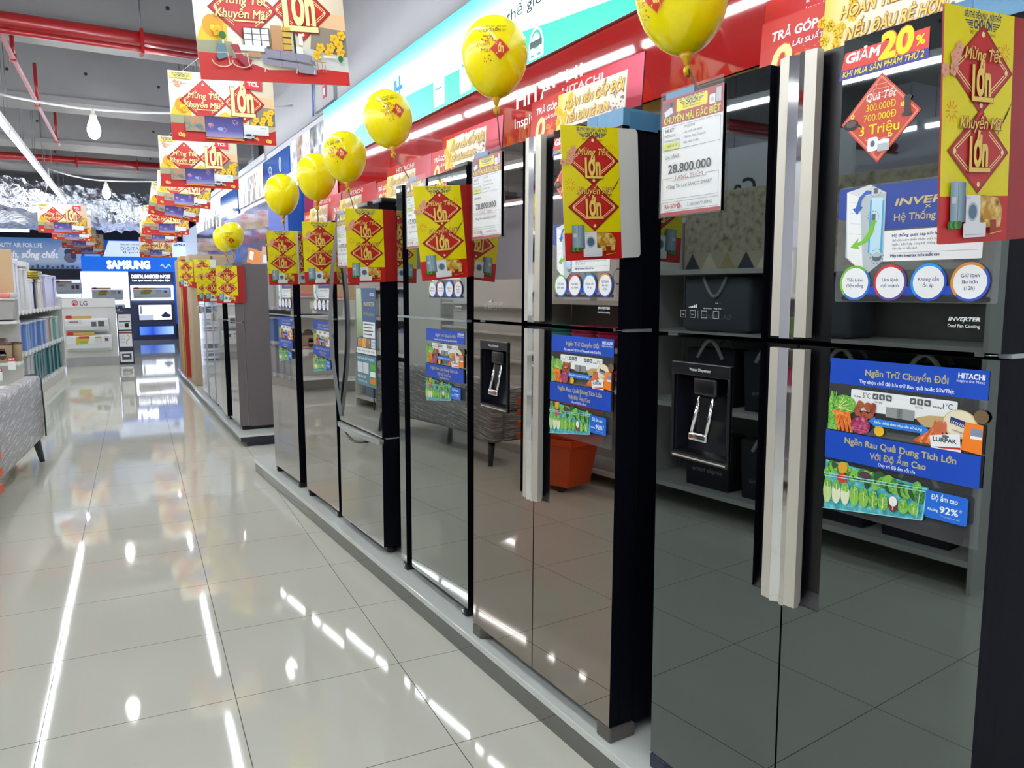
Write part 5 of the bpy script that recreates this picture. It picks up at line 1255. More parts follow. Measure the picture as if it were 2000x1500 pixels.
# orange cards standing on the far fridges
for i, (s, d, tilt) in enumerate(((.75, .25, .25), (.98, .42, .2))):
    q = farpt(s, d, 1.698 if i == 0 else 1.672)
    t = thing('promo_card', ('orange promo card leaning on top of the taupe far fridge', 'narrow pink-white promo card behind the orange one')[i], 'sign', q, FARR - PI / 2 + .5, None, rx=0); t.location.z += .012
    g = G(); g.board(0, .2 - .1 * i, 0, .15 + .05 * i, .003, PAPER); g.rect(0, 0, .2 - .1 * i, .15 + .05 * i, M('far_card_%d' % i, ('#e08a3c', '#d9a79a')[i], .5)); g.rect(.03, .04, .09, .12, WHITE); g.obj('card', t, rot=(0, tilt, 0))
    mb = MB(); mb.box(.01, .1, .004, .06, .0, .004, WHITE); mb.obj('foot', t)

# ------------------------------------------------------------------ hanging promo boards
def tcl_board(furn=False):
    dz = .05 if furn else 0.0
    g = G(lift=.0002); W, H = .68, .455
    g.board(0, W, 0, H, .006, M('board_edge', '#e3e2da', .5))
    g.rect(0, 0, W, H, ramp_mat('board_cream', 'X', 0, .68, [(0, '#f3f1e6'), (.45, '#fdf7dc'), (1, '#cdbfa8')]))
    g.poly([(.0, .17), (.13, .17), (.14, .25), (.1, .29), (.06, .28), (.02, .22)], M('sunset_yellow', '#f0cf3c', .5)); g.ell(.075, .235, .045, .05, M('sunset_orange', '#eda62e', .5), 20)
    g.poly([(.5, .13), (W, .13), (W, .26), (.52, .26)], M('window_grey', '#8d8175', .5)); g.poly([(.46, .27), (W, .25), (W, .32), (.52, .33)], M('sunset_peach', '#e8b98e', .5))
    g.rect(0, .1, .15, .17, M('olive_blur', '#a7a787', .5))
    red = [(0, 0), (W, 0), (W, .10), (.6, .075), (.48, .06), (.3, .055), (.12, .115), (0, .118)]
    g.poly(red, M('board_red', '#c41f1c', .4))
    g.poly([(.14, .10), (W, .06), (W, .13), (.5, .16)], LGREY) if furn else None
    for k in range(2): g.ell(.075 + .02 * k, .225, .014, .014, YEL, 10)
    diamond(g, .215, .265 + dz, .155, .145); diamond(g, .475, .275 + dz, .14, .135)
    g.poly([(.27, .16), (.35, .21), (.42, .16)], M('gold_wedge', '#e0c440', .5))
    g.outlined('Mừng Tết', .115, .285 + dz, .037, PGOLD, DRED, w=.205, bold=.025, ital=.18, out=.06); g.outlined('Khuyến Mãi', .09, .225 + dz, .037, PGOLD, DRED, w=.225, bold=.025, ital=.18, out=.06); g.line(.17, .212 + dz, .3, .212 + dz, .006, PGOLD, up=True)
    big_lon(g, .47, .278 + dz, .19, PGOLD, DRED, .84)
    g.rect(.012, .405, .15, .445, M('logo_lemon', '#efe06a', .5)); shop_logo(g, .081, .41, .115)
    g.L += 1
    for k in range(6): g.line(.01 + .02 * k, .37 + .008 * (k % 3), .05 + .02 * k, .395 - .006 * k, .0015, GREYT)
    blossom(g, .06, .375, .012, PINK, 6, 3)
    FY = M('apricot_yellow', '#f2c41f', .5)
    for k, (x, z) in enumerate(((.6, .17), (.62, .21), (.64, .185), (.59, .145), (.645, .15), (.655, .225), (.55, .165), (.53, .13), (.09, .21))):
        g.L += 1
        for a in range(5): g.ell(x + .013 * math.cos(a * 1.257 + k), z + .013 * math.sin(a * 1.257 + k), .0095, .0095, FY, 8, up=False)
        g.ell(x, z, .005, .005, ORANGE, 8)
    if not furn:
        g.poly([(.485, .372), (.6, .365), (.6, .44), (.485, .445)], M('brand_red', '#c81f2e', .4)); g.text('TCL', .505, .392, .026, WHITE, w=.075, bold=.06)
        g.rect(.088, .065, .225, .165, blotch_mat('bokeh_print', ['#5a6a6c', '#9a8d7c', '#c58a5e', '#8f6a4f'], 14)); 
        g.rect(.465, .062, .63, .128, ramp_mat('snow_print', 'Z', .06, .13, [(0, '#d9dee2'), (1, '#f2f4f4')])); g.text('Cửa Hàng', .575, .108, .008, BLACK, w=.035)
        g.rect(.212, .026, .46, .172, BLACK); g.rect(.216, .034, .456, .168, ramp_mat('tv_sky', 'Z', .03, .17, [(0, '#a59ac2'), (.35, '#544f9e'), (1, '#231f63')]))
        for x, z, r in ((.25, .11, .02), (.41, .14, .022), (.33, .085, .02)): firework(g, x, z, r, M('spark_pink', '#d9a7b0', .4))
        g.ell(.245, .115, .014, .011, M('spark_rose', '#b97f96', .4), 10); g.ell(.31, .09, .02, .012, M('spark_blue', '#8f9bd0', .4), 10)
        g.poly([(.2, .022), (.47, .016), (.45, .03), (.225, .032)], M('stand_gold', '#e58a2c', .4)); 
        # small car and gold bars
        g.poly([(.455, .036), (.462, .055), (.48, .07), (.51, .07), (.532, .05), (.532, .034)], SILVERP); g.poly([(.468, .054), (.483, .066), (.507, .066), (.516, .052)], BLACK); g.ell(.472, .034, .009, .009, BLACK, 12); g.ell(.52, .034, .009, .009, BLACK, 12); g.rect(.457, .04, .48, .046, WHITE)
        g.poly([(.53, .04), (.55, .05), (.565, .032), (.555, .022)], M('gold_bar', '#cda35a', .3))
        for x, z in ((.07, .035), (.052, .04), (.62, .025), (.635, .022)):
            g.L += 1
            for a in range(5): g.ell(x + .009 * math.cos(a * 1.257), z + .009 * math.sin(a * 1.257), .006, .006, GOLD, 8, up=False)
    else:
        WOOD = M('print_wood', '#b98a5c', .5); SOF, SOFD = M('print_sofa', '#8d8b9c', .5), M('print_sofa_dark', '#6f6d80', .5)
        g.rect(.2, .15, .32, .235, M('print_shelf', '#3f4446', .5))
        for i in range(3):
            for j in range(3): g.rect(.205 + .038 * i, .155 + .026 * j, .238 + .038 * i, .178 + .026 * j, PAPER)
        g.rect(.325, .13, .375, .25, WOOD); g.rect(.377, .13, .415, .245, M('print_ochre', '#cfa83a', .5))
        for k in range(4): g.rect(.377, .14 + .028 * k, .415, .145 + .028 * k, BLACK)
        g.rect(.425, .12, .435, .225, BLACK); g.rect(.45, .17, .468, .22, PAPER); g.rect(.435, .13, .465, .16, PAPER)
        g.rect(.17, .13, .3, .155, PAPER); g.rect(.215, .105, .27, .125, WOOD)
        # two rocking chairs
        for x0, cc in ((.055, '#5f7f93'), (.14, '#9a2a3c')):
            m1 = M('print_chair' + cc[1:], cc, .5)
            g.poly([(x0 + .03, .155), (x0 + .062, .155), (x0 + .075, .1), (x0 + .03, .085), (x0 + .02, .1), (x0 + .028, .115)] if x0 < .1 else [(x0, .155), (x0 + .035, .155), (x0 + .05, .11), (x0 + .09, .09), (x0 + .088, .055), (x0 + .055, .06), (x0 + .02, .1)], m1)
            FR_ = M('print_beech', '#d9c7a6', .5); g.L += 1
            for k in range(8):
                a, c = PI + PI * k / 8, PI + PI * (k + 1) / 8; cx = x0 + .045; g.line(cx + .045 * math.cos(a), .085 + .03 * math.sin(a), cx + .045 * math.cos(c), .085 + .03 * math.sin(c), .0045, FR_)
            g.line(x0 + .015, .115, x0 + .07, .118, .004, FR_); g.line(x0 + .07, .118, x0 + .075, .065, .004, FR_)
        # corner sofa
        g.poly([(.29, .145), (.5, .125), (.505, .09), (.29, .105)], SOFD)
        for k in range(3): g.poly([(.292 + .07 * k, .142 - .006 * k), (.358 + .07 * k, .136 - .006 * k), (.358 + .07 * k, .1 - .006 * k), (.292 + .07 * k, .106 - .006 * k)], SOF)
        g.poly([(.278, .118), (.295, .12), (.3, .075), (.283, .077)], SOF); g.poly([(.29, .098), (.43, .088), (.52, .07), (.52, .038), (.44, .044), (.43, .062), (.29, .072)], SOF); g.line(.432, .088, .436, .05, .003, SOFD, up=True); g.line(.362, .093, .362, .067, .002, SOFD, up=True); g.poly([(.49, .105), (.515, .1), (.52, .075), (.505, .08)], SOFD)
        g.L += 1
        for x in (.285, .43, .512): g.line(x, .06, x - .004, .04, .003, PAPER)
        g.poly([(.52, .1), (.57, .098), (.57, .094), (.52, .096)], WOOD); g.L += 1
        for x in (.527, .548, .562): g.line(x, .096, x + .003, .05, .003, WOOD)
        g.rect(.56, .118, .62, .126, PAPER); g.ell(.64, .115, .012, .016, GRND, 10); g.ell(.11, .19, .016, .018, GRND, 10); g.line(.11, .17, .11, .155, .008, PAPER, up=True)
    return g.mesh('printed_board')
ME_TCL, ME_FURN = tcl_board(), tcl_board(True)
STRING = M('white_string', '#d9d9d9', .6)
def hanging(x, y, z, roll, lab, mesh, grp, yaw=0.0, ztop=3.06):
    t = thing('hanging_sign', lab, 'sign', (x, y, z), yaw, grp, ry=-roll)
    place(mesh, 'printed_board', t, (-.34, 0, 0))
    far = y > 13 or (x < 0 and y > 11.3); xr = 0 if far else (-.76 if x < 0 else 1.0) - x; inv = Matrix.Rotation(roll, 3, 'Y')
    for s in (-.25, .25):
        mb = MB(); mb.cyl((s, .003, .456), inv @ Vector((xr + s * .1, .003, (2.93 if far else 3.118) - z)), .0015, STRING, n=5); mb.obj('hanging_string', t)
labs = ['largest hanging promo board, printed with sofas and chairs, cut by the top edge', 'second hanging promo board from the camera with a red brand tag and fireworks television', 'third hanging promo board from the camera, below the second one', 'fourth hanging board, showing only its lower half below the third', 'fifth hanging board, tilted down to the right', 'sixth hanging board of the long row, below the tilted one', 'seventh hanging board, just a red strip under the sixth', 'eighth hanging board, a lower strip above the last one', 'last and lowest hanging board of the long row by the white wall sign']
for (x, y, z, w, a), lab in zip(((1.020, -1.88, 2.409, 0.678, 3.5), (0.983, 0.09, 2.447, 0.680, 1.0), (0.969, 2.22, 2.387, 0.680, 0.5), (1.033, 6.07, 2.576, 0.678, -3.6), (0.920, 6.78, 2.477, 0.688, -9.1), (0.892, 8.52, 2.356, 0.676, -0.7), (0.861, 9.92, 2.416, 0.678, -2.5), (0.855, 11.92, 2.405, 0.678, 0.3), (0.843, 14.12, 2.181, 0.677, 0.7)), labs):
    if y < -1: z -= .006
    hanging(x, y, z, R(a), lab, ME_FURN if y < -1 else ME_TCL, 'promo boards hung in the long row')
labs = ['nearest hanging promo board of the short left row', 'second hanging board of the left row, mostly behind the first', 'third hanging board of the left row', 'last hanging board of the left row']
for (x, y, z, w, a), lab in zip(((-0.622, 8.67, 2.339, 0.680, -1.2), (-0.684, 11.72, 2.396, 0.693, -0.4), (-0.694, 14.12, 2.368, 0.706, 0.1), (-0.580, 14.82, 2.264, 0.705, -0.1)), labs):
    hanging(x, y, z, R(a), lab, ME_TCL, 'promo boards hung in the left row')

# ------------------------------------------------------------------ back of the shop: air conditioner displays
def backthing(name, lab, cat, x, y, z, grp=None): return thing(name, lab, cat, (x, y, z), 0, grp)
def ac_unit(name, x, y, z, w, h, d, lab, grp, sticker_cols=('#c8b23a', '#7fae3c', '#c74a34'), clutter=True):
    t = backthing(name, lab, 'air conditioner', x, y, z, grp)
    mb = MB(); n = 7; WA = M('ac_white', '#e9ecef', .35)
    pts = [(0, h), (-d * .75, h)] + [(-d * (.75 + .25 * math.sin(R(90) * k / 5)), h * (1 - .12 * k / 5)) for k in range(1, 6)] + [(-d * .98, h * .45), (-d * .8, h * .15), (-d * .5, 0), (0, 0)]
    mb.prism(pts, 0, w, WA, axis='x'); mb.obj('casing', t)
    mb = MB(); mb.prism([(-d * .82, h * .18), (-d * .52, .004), (-d * .56, -.006), (-d * .86, h * .15)], w * .04, w * .96, M('ac_flap', '#cfd4d8', .35), axis='x'); mb.obj('flap', t)
    g = G(lift=.0006)
    if clutter:
        a, b2, c = [M('ac_label' + k[1:], k, .4) for k in sticker_cols]
        g.poly([(w * .2, h * .42), (w * .46, h * .45), (w * .52, h * .9), (w * .22, h * .9)], a); g.rect(w * .3, h * .5, w * .45, h * .62, b2); g.rect(w * .28, h * .78, w * .5, h * .92, c); g.rect(w * .62, h * .5, w * .78, h * .88, LGREY); g.rect(w * .63, h * .8, w * .77, h * .88, M('ac_tan', '#b59a6a', .5)); g.rect(w * .83, h * .55, w * .94, h * .9, LGREY); g.rect(w * .85, h * .6, w * .92, h * .8, GREYT)
    else:
        g.rect(w * .06, h * .6, w * .4, h * .9, LGREY); g.rect(w * .1, h * .72, w * .3, h * .8, M('ac_label7a4a55', '#9a5a60', .5)); g.rect(w * .6, h * .4, w * .72, h * .75, GREYT); g.rect(w * .76, h * .4, w * .9, h * .8, GREYT)
    g.obj('labels', t, loc=(0, -d - .002, 0))
    mb = MB(); mb.box(w * .0, w * .62, -d * .9, -d * .86, h + .002, h + .05, M('ac_card_gold', '#d6a94c', .5)); mb.box(w * .03, w * .16, -d * .92, -d * .902, h + .002, h + .06, M('promo_red2', '#b8252a', .5)); mb.obj('promo_card', t)
    return t
# free-standing white display stand with two units
t = backthing('display_stand', 'white free-standing air conditioner stand with a round red emblem on its header', 'stand', -.90, 11.2, 0)
mb = MB(); mb.box(0, .89, 0, .18, .16, 1.12, M('stand_white', '#dedfdc', .4)); mb.obj('panel', t)
mb = MB(); mb.box(0, .89, -.02, .2, 1.121, 1.285, M('stand_header', '#ebebe9', .35)); mb.obj('header', t)
mb = MB(); mb.box(0, .9, -.03, .22, 0.0, .159, M('stand_kick', '#b4b6b6', .3, .4)); mb.obj('kickboard', t)
g = G(lift=.0006)
g.ell(.215, 1.20, .052, .058, M('emblem_red', '#b02a48', .3), 28); g.L += 1
for k in range(14): a, c = R(-90 + 20 * k), R(-90 + 20 * (k + 1)); g.line(.215 + .036 * math.cos(a), 1.2 + .04 * math.sin(a), .215 + .036 * math.cos(c), 1.2 + .04 * math.sin(c), .008, PAPER)
g.line(.215, 1.2, .25, 1.2, .007, PAPER); g.line(.215, 1.18, .215, 1.225, .007, PAPER); g.ell(.197, 1.215, .007, .007, PAPER, 10)
g.text('LG', .295, 1.155, .082, M('emblem_grey', '#8b8d8f', .3), w=.13, bold=.04)
g.obj('emblem', t, loc=(0, -.0215, 0))
ac_unit('air_conditioner', -.86, 11.198, .66, .72, .25, .2, 'wrapped white air conditioner on the upper part of the free-standing stand', 'units on the white stand', clutter=False)
ac_unit('air_conditioner', -.86, 11.198, .3, .76, .3, .2, 'white air conditioner with yellow and green labels low on the stand', 'units on the white stand')
t = backthing('poster_stand', 'tall dark poster stand with three white sheets beside the white stand', 'stand', .005, 11.19, 0)
mb = MB(); mb.box(0, .265, 0, .04, 0, 1.1, M('stand_navy', '#2b2f46', .4)); mb.obj('board', t); mb = MB(); mb.box(0, .265, -.06, .1, 0, .015, BLACKP)
g = G(lift=.0006); g.text('LG', .02, 1.05, .025, PAPER, bold=.05); g.text('Inverter', .02, 1.02, .018, PAPER, w=.1)
for z0, z1, k in ((.68, .975, 0), (.345, .645, 1), (.045, .25, 2)):
    g.rect(.02, z0, .245, z1, PAPER)
    if k == 0: g.rect(.03, .82, .23, .845, GREYT); g.rect(.13, .72, .2, .8, BLACK); g.rect(.04, .9, .16, .93, LGREY); g.rect(.04, .73, .11, .78, LGREY)
    if k == 1: g.rect(.02, .6, .245, .63, M('sheet_maroon', '#9a3a44', .5)); g.L += 1; [g.line(.17 + .03 * math.sin(i), .57 - .03 * i, .17 + .03 * math.sin(i + 1), .54 - .03 * i, .014, M('map_olive', '#a3a37c', .5)) for i in range(6)]; [g.rect(.04, .42 + .06 * i, .12, .45 + .06 * i, LGREY) for i in range(3)]
    if k == 2: g.rect(.05, .09, .215, .21, M('sheet_slate', '#4a4f60', .5)); g.rect(.08, .15, .18, .18, PAPER)
g.obj('sheets', t, loc=(0, -.001, 0))

# lit display booth on the back wall
YB = 19.2
t = backthing('display_booth', 'lit blue and white air conditioner booth at the end of the aisle', 'booth', -1.0, YB, 0)
mb = MB(); mb.box(0, 1.2, .1, .2, .0, 1.965, M('booth_lit_white', '#dfeaff', .5, emit=1.5)); mb.obj('lit_back_panel', t)
mb = MB(); mb.box(.05, 2.52, -.12, .2, 1.968, 2.38, M('booth_blue', '#1466d6', .4, emit=.8)); mb.obj('header', t)
g = G(lift=.0012); g.text('SAMSUNG', .68, 2.055, .2, M('booth_letters', '#ffffff', .5, emit=4.0), w=1.1, bold=.07); g.obj('lit_lettering', t, loc=(0, -.1215, 0)); g = G(lift=.0012)
for k in range(9): g.line(2.05 + .03 * k, 2.12 + .05 * math.sin(k * 1.1), 2.09 + .03 * k, 2.12 + .05 * math.sin(k * 1.1 + .8), .03, M('splash_white', '#cfe4ff', .4, emit=.5), up=(k == 0))
g.obj('splash_print', t, loc=(0, -.1215, 0))
SLAT = M('booth_slate', '#4f5a80', .45)
mb = MB(); mb.box(1.2, 2.38, -.02, .12, 0.03, 1.96, SLAT); mb.obj('slate_panel', t)
mb = MB(); mb.box(2.385, 2.62, .0, .12, .45, 1.96, M('booth_side_blue', '#1558c8', .4, emit=.35)); mb.obj('blue_side_panel', t)
LIT = M('booth_lit_frame', '#f3f7ff', .5, emit=3.2)
g = G(lift=.0012); g.text('DIGITAL INVERTER 8-POLE', 1.28, 1.78, .09, LIT, w=1.02, bold=.05); g.text('Làm lạnh nhanh, tiết kiệm điện', 1.3, 1.69, .05, LIT, w=.98)
g.obj('panel_lettering', t, loc=(0, -.0215, 0))
mb = MB(); F0, F1_, f0, f1 = 1.24, 2.36, 1.15, 1.57
for q in ((F0, F1_, f1 - .06, f1), (F0, F1_, f0, f0 + .06), (F0, F0 + .06, f0 + .061, f1 - .061), (F1_ - .06, F1_, f0 + .061, f1 - .061)): mb.box(q[0], q[1], -.06, -.022, q[2], q[3], LIT)
mb.obj('lit_frame', t)
mb = MB(); mb.box(1.4, 2.3, -.05, -.021, .56, 1.03, BLACKP); sc = mb.obj('screen', t)
g = G(lift=.0012); g.rect(1.42, .58, 2.28, 1.01, M('screen_pale', '#dfe8fb', .4, emit=1.6)); g.rect(1.42, .58, 1.8, .72, M('screen_sand', '#b9c0d8', .4, emit=.8)); g.ell(2.13, .7, .13, .06, M('screen_dark', '#3c4468', .4, emit=.2), 16); g.ell(2.12, .76, .05, .05, M('screen_dark', '#3c4468', .4, emit=.2), 12); g.rect(1.45, .75, 1.5, .98, WHITE); g.obj('screen_picture', sc, loc=(0, -.0515, 0))
mb = MB(); mb.box(1.38, 2.34, -.05, -.021, .12, .42, M('blue_box_frame', '#2a4fae', .4)); sc = mb.obj('blue_lightbox', t)
g = G(lift=.0012); g.rect(1.41, .15, 2.31, .39, ramp_mat('blue_lit_blend', 'X', 1.4, 2.3, [(0, '#5f8ee6'), (.4, '#1f4fc9'), (1, '#a9d2f5')], emit=.9)); g.obj('blue_lit_picture', sc, loc=(0, -.0515, 0))
mb = MB(); mb.box(1.2, 2.62, -.1, .1, 0, .029, SLAT); mb.obj('plinth', t)
ac_unit('air_conditioner', .3, YB - .025, 1.22, .95, .24, .2, 'red-ribboned air conditioner inside the glowing frame of the booth', 'units in the lit booth')
ac_unit('air_conditioner', -.74, YB + .095, 1.17, .78, .29, .22, 'upper white air conditioner on the lit white panel of the booth', 'units in the lit booth')
ac_unit('air_conditioner', -.7, YB + .095, .8, .78, .24, .22, 'lower white air conditioner on the lit white panel, above the dark poster stand', 'units in the lit booth', clutter=False)
# neighbouring lit panel with more units behind the stand
t = backthing('display_booth', 'white lit air conditioner panel at the left behind the white stand', 'booth', -2.7, YB, 0)
mb = MB(); mb.box(0, 1.68, .1, .2, 0, 1.74, M('booth_lit_lilac', '#d5dcff', .5, emit=.95)); mb.obj('lit_back_panel', t)
mb = MB(); mb.box(-.8, 1.70, -.05, .2, 1.742, 2.03, M('booth_dark_header', '#1d2038', .4)); mb.obj('dark_header', t)
ac_unit('air_conditioner', -1.6, YB + .095, 1.35, .62, .3, .2, 'upper air conditioner at the left edge of the lit panels, behind the shelf', 'units on the left lit panel', clutter=False)
ac_unit('air_conditioner', -1.6, YB + .095, .9, .7, .28, .2, 'lower air conditioner at the left edge of the lit panels, behind the shelf', 'units on the left lit panel', clutter=False)
# hoardings above
t = backthing('wall_sign', 'wide pale blue sky hoarding with white lettering high on the back wall', 'sign', -4.2, YB + .3, 2.04)
g = G(lift=.0012); g.board(0, 3.25, 0, .84, .05, LGREY); g.rect(0, 0, 3.25, .84, ramp_mat('sky_hoarding', 'Z', 0, .84, [(0, '#7f9cc9'), (.25, '#c9dbf2'), (1, '#5b93da')], emit=.3))
HW = M('hoarding_letters', '#f6f8ff', .5, emit=.5); g.text('QUALITY AIR FOR LIFE', 1.1, .58, .11, HW, w=1.22); g.text('Không khí sạch, sống chất', .35, .3, .17, HW, w=2.32, bold=.03, ital=.2)  # glow added to the white letters so they stand out from the sky
g.ell(2.95, .4, .28, .3, M('bubble_blue', '#b9d3f2', .4, emit=.3), 26)
SK = M('figure_grey', '#7889ad', .5); g.ell(2.93, .46, .1, .1, SK, 16); g.ell(2.97, .3, .16, .14, LGREY, 16); g.ell(3.05, .36, .07, .08, SK, 14)
for k in range(26): g.rect(.1 + .12 * k, .02, .16 + .12 * k, .06 + .05 * ((k * 7) % 5) / 4, M('skyline', '#5c78ae', .5, emit=.1), up=(k == 0))
g.poly([(1.6, .2), (1.63, .33), (1.66, .2)], M('skyline', '#5c78ae', .5, emit=.1)); g.obj('hoarding', t)
t = backthing('wall_sign', 'bright white slanted hoarding with blue lettering above the lit booth', 'sign', -.93, YB + .3, 2.385)
g = G(lift=.0012); g.board(0, 2.95, 0, .48, .05, LGREY); g.rect(0, 0, 2.95, .48, M('hoarding_blue', '#1b5ec4', .4, emit=.4)); g.ell(.25, .0, .2, .2, M('hoarding_cyan', '#59c7f0', .4, emit=.5), 20)
g.poly([(.52, 0), (.68, .45), (2.95, .45), (2.95, 0)], M('hoarding_white', '#e2f0ff', .4, emit=.7))
g.text('Đầu tiên trên thế giới', .98, .33, .05, NAVY, w=.6); g.text('DIGITAL INVERTER', .98, .19, .1, M('hoarding_ink', '#3f6aa6', .4), w=1.25); g.text('8 pole', 1.03, .11, .05, GREYT, w=.5); g.text('SAMSUNG', 2.38, .345, .065, M('hoarding_ink2', '#5d7fae', .4), w=.42, bold=.06); g.ell(2.2, .19, .1, .1, LGREY, 20); g.text('8', 2.17, .14, .1, M('hoarding_ink', '#3f6aa6', .4), bold=.03)
g.obj('hoarding', t)
t = backthing('ceiling_light', 'small white light bar below the foil duct at the left', 'light', -2.2, 14.3, 2.70)
mb = MB(); mb.box(-.55, .55, -.05, .05, 0, .06, M('bar_glow', (1, 1, 1), .5, emit=4.0)); mb.obj('glowing_bar', t); mb = MB(); mb.cyl((-.4, 0, .06), (-.4, 0, .17), .004, STEEL, n=5); mb.obj('suspension_wire', t); mb = MB(); mb.cyl((.4, 0, .06), (.4, 0, .17), .004, STEEL, n=5); mb.obj('suspension_wire', t)

# ------------------------------------------------------------------ left gondola with plastic trays
GW = M('gondola_white', '#d5d4cf', .45); GA = R(-2.65)
def gpt(s, d, z=0.0): # s along the shelf away from the camera, d back from its front
    return Vector((-.956 + math.sin(-GA) * s - math.cos(GA) * d, 5.33 + math.cos(GA) * s + math.sin(GA) * d * -1, z))
TG = GA + PI / 2     # local x runs away from the camera, local y into the shelf
t = thing('shelf_unit', 'long white shop shelf full of plastic storage along the left of the aisle', 'shelf', gpt(0, 0), PI / 2 + GA, None)
# facing the aisle, so its front looks towards +X
mb = MB(); mb.box(0, 4.05, .02, .9, 0, .15, GW); mb.obj('plinth', t)
mb = MB(); mb.box(.0, 4.05, .43, .47, .151, 1.9, M('gondola_back', '#c9c8c4', .5)); mb.obj('back_panel', t)
for z in (.18, .66, 1.18):
    mb = MB(); mb.box(.03, 4.02, .02, .42, z - .028, z, GW); mb.box(.03, 4.02, .005, .019, z - .035, z + .008, M('shelf_lip', '#c9cdd6', .3)); sh_ = mb.obj('shelf', t)
    for k in range(14):
        q = MB(); q.box(.12 + .28 * k, .18 + .28 * k, -.012, .0045, z - .045, z + .012, PAPER); q.obj('price_strip', sh_)
mb = MB(); mb.box(4.03, 4.06, .0, .44, .151, 1.33, GW); mb.obj('end_panel', t)
mb = MB(); mb.box(-.03, 0.0, .0, .44, .151, 1.33, GW); mb.obj('end_panel', t)
def tray_proto(w, h, d, col, lidcol, clear=False):
    t = thing('storage_bin', 'x', 'bin', (0, 0, 0), 0)
    m1 = M('plastic_' + col[1:], col, .25, spec=.6); m2 = M('plastic_' + lidcol[1:], lidcol, .3)
    mb = MB()
    P = [(0, 0), (w, 0), (w, d), (0, d)]
    a = .012
    mb.prism([(a, a), (w - a, a), (w - a, d - a), (a, d - a)], .001, h * .9, m1, axis='z')
    mb.obj('tub', t)
    mb = MB(); mb.box(0, w, 0, d, h * .9 + .001, h * .94, m1); mb.obj('rim', t)
    mb = MB(); mb.rbox(.004, w - .004, .004, d - .004, h * .94 + .001, h, m2, r=.006, seg=1); mb.obj('lid', t)
    return t
rn = random.Random(12)
def fill(z, items, s0, lab, grp):
    s = s0; protos = {}
    for i, (w, h, d, c, l, yb) in enumerate(items):
        k = (w, h, d, c, l)
        if k in protos: o = dup(protos[k], gpt(0, 0), None, lab, grp)
        else: o = tray_proto(w, h, d, c, l); protos[k] = o; o['label'] = lab; o['group'] = grp; o.rotation_euler = (0, 0, PI / 2 + GA)
        M4 = Matrix.Translation(gpt(0, 0)) @ Matrix.Rotation(PI / 2 + GA, 4, 'Z')
        o.location = M4 @ Vector((s, .02 + rn.uniform(0, .05), z + .001)); s += w + .022
fill(.18, [(.2, .43, .33, '#c7c9d0', '#dfe1e6', .0)] * 5, .06, 'clear grey plastic bin on the bottom shelf beside the sofa end', 'clear bins on the bottom shelf')
fill(.18, [(.17, .42, .33, '#3f7f86', '#7fc0bd', .0)] * 14, 1.2, 'teal plastic bin in the row on the bottom shelf', 'teal bins on the bottom shelf')
fill(.66, [(.15, .36, .33, '#7fa0dc', '#d5def0', .0)] * 14, .06, 'blue and white plastic tray in the row on the middle shelf', 'blue trays on the middle shelf')
fill(.66, [(.2, .38, .33, '#bdb6b4', '#d9d4d2', .0)] * 4, 2.5, 'beige plastic tray near the far end of the middle shelf', 'beige trays on the middle shelf')
fill(.66, [(.16, .36, .33, '#8fd0c8', '#c9ebe6', .0)] * 3, 3.42, 'mint plastic tray at the far end of the middle shelf', 'mint trays on the middle shelf')
fill(1.18, [(.14, .66, .33, '#e6e8f0', '#f2f3f7', .0)] * 4, .06, 'tall white plastic panel box at the near end of the top shelf', 'tall white boxes on the top shelf')
fill(1.18, [(.22, .58, .33, '#dcdcd6', '#8f8c80', .0)] * 2, .75, 'white box with a taupe lid on the top shelf', 'white boxes with taupe lids')
fill(1.18, [(.2, .42, .33, '#e9e9ea', '#f3f3f3', .0)] * 3, 1.25, 'short white box in the middle of the top shelf', 'short white boxes on the top shelf')
fill(1.18, [(.1, .42, .33, '#2a2f52', '#2a2f52', .0)], 1.935, 'dark navy narrow box among white ones on the top shelf', None)
fill(1.18, [(.12, .42, .33, '#e4dfd0', '#ece8dc', .0)] * 4, 2.07, 'cream narrow box on the top shelf', 'cream boxes on the top shelf')
fill(1.18, [(.2, .5, .33, '#c3bfe2', '#d9d6ee', .0)] * 6, 2.66, 'lilac plastic box at the far end of the top shelf', 'lilac boxes on the top shelf')
M4 = Matrix.Translation(gpt(0, 0)) @ Matrix.Rotation(PI / 2 + GA, 4, 'Z')
for k in range(5):
    t = thing('gold_box', 'flat glossy gold box in the stack on the white top-shelf boxes', 'box', M4 @ Vector((2.03, .04, 1.602 + .024 * k)), PI / 2 + GA, 'stack of flat gold boxes')
    mb = MB(); mb.rbox(0, .5, 0, .3, 0, .0225, M('glossy_gold', '#9a8a2c', .2, .6), r=.004, seg=1); mb.obj('box', t)
# end cap facing the camera
t = thing('shelf_unit', 'white end shelf facing the camera at the left edge', 'shelf', (-1.95, 5.27, 0), 0)
mb = MB(); mb.box(0, 1.03, .0, .02, 0, 1.33, GW); mb.obj('back_panel', t)
mb = MB(); mb.box(1.0, 1.03, -.3, -.001, .0, .2, GW); mb.obj('foot_panel', t)
for z in (.2, .6, 1.085):
    mb = MB(); mb.box(0, 1.04, -.32, -.001, z - .03, z, M('end_shelf_white', '#e6e6e4', .4)); mb.obj('shelf', t)
t = thing('storage_bin', 'grey lidded storage bin with a pink lid on the end shelf', 'bin', (-1.42, 4.965, 1.0855), 0)
mb = MB(); mb.prism([(.03, .02), (.47, .02), (.5, .24), (0, .24)], .02, .28, M('bin_grey', '#a9a8a4', .4)); mb.obj('tub', t)
mb = MB(); mb.rbox(-.01, .51, .0, .3, .241, .27, M('bin_rim', '#c4c2be', .4), r=.008); mb.obj('rim', t)
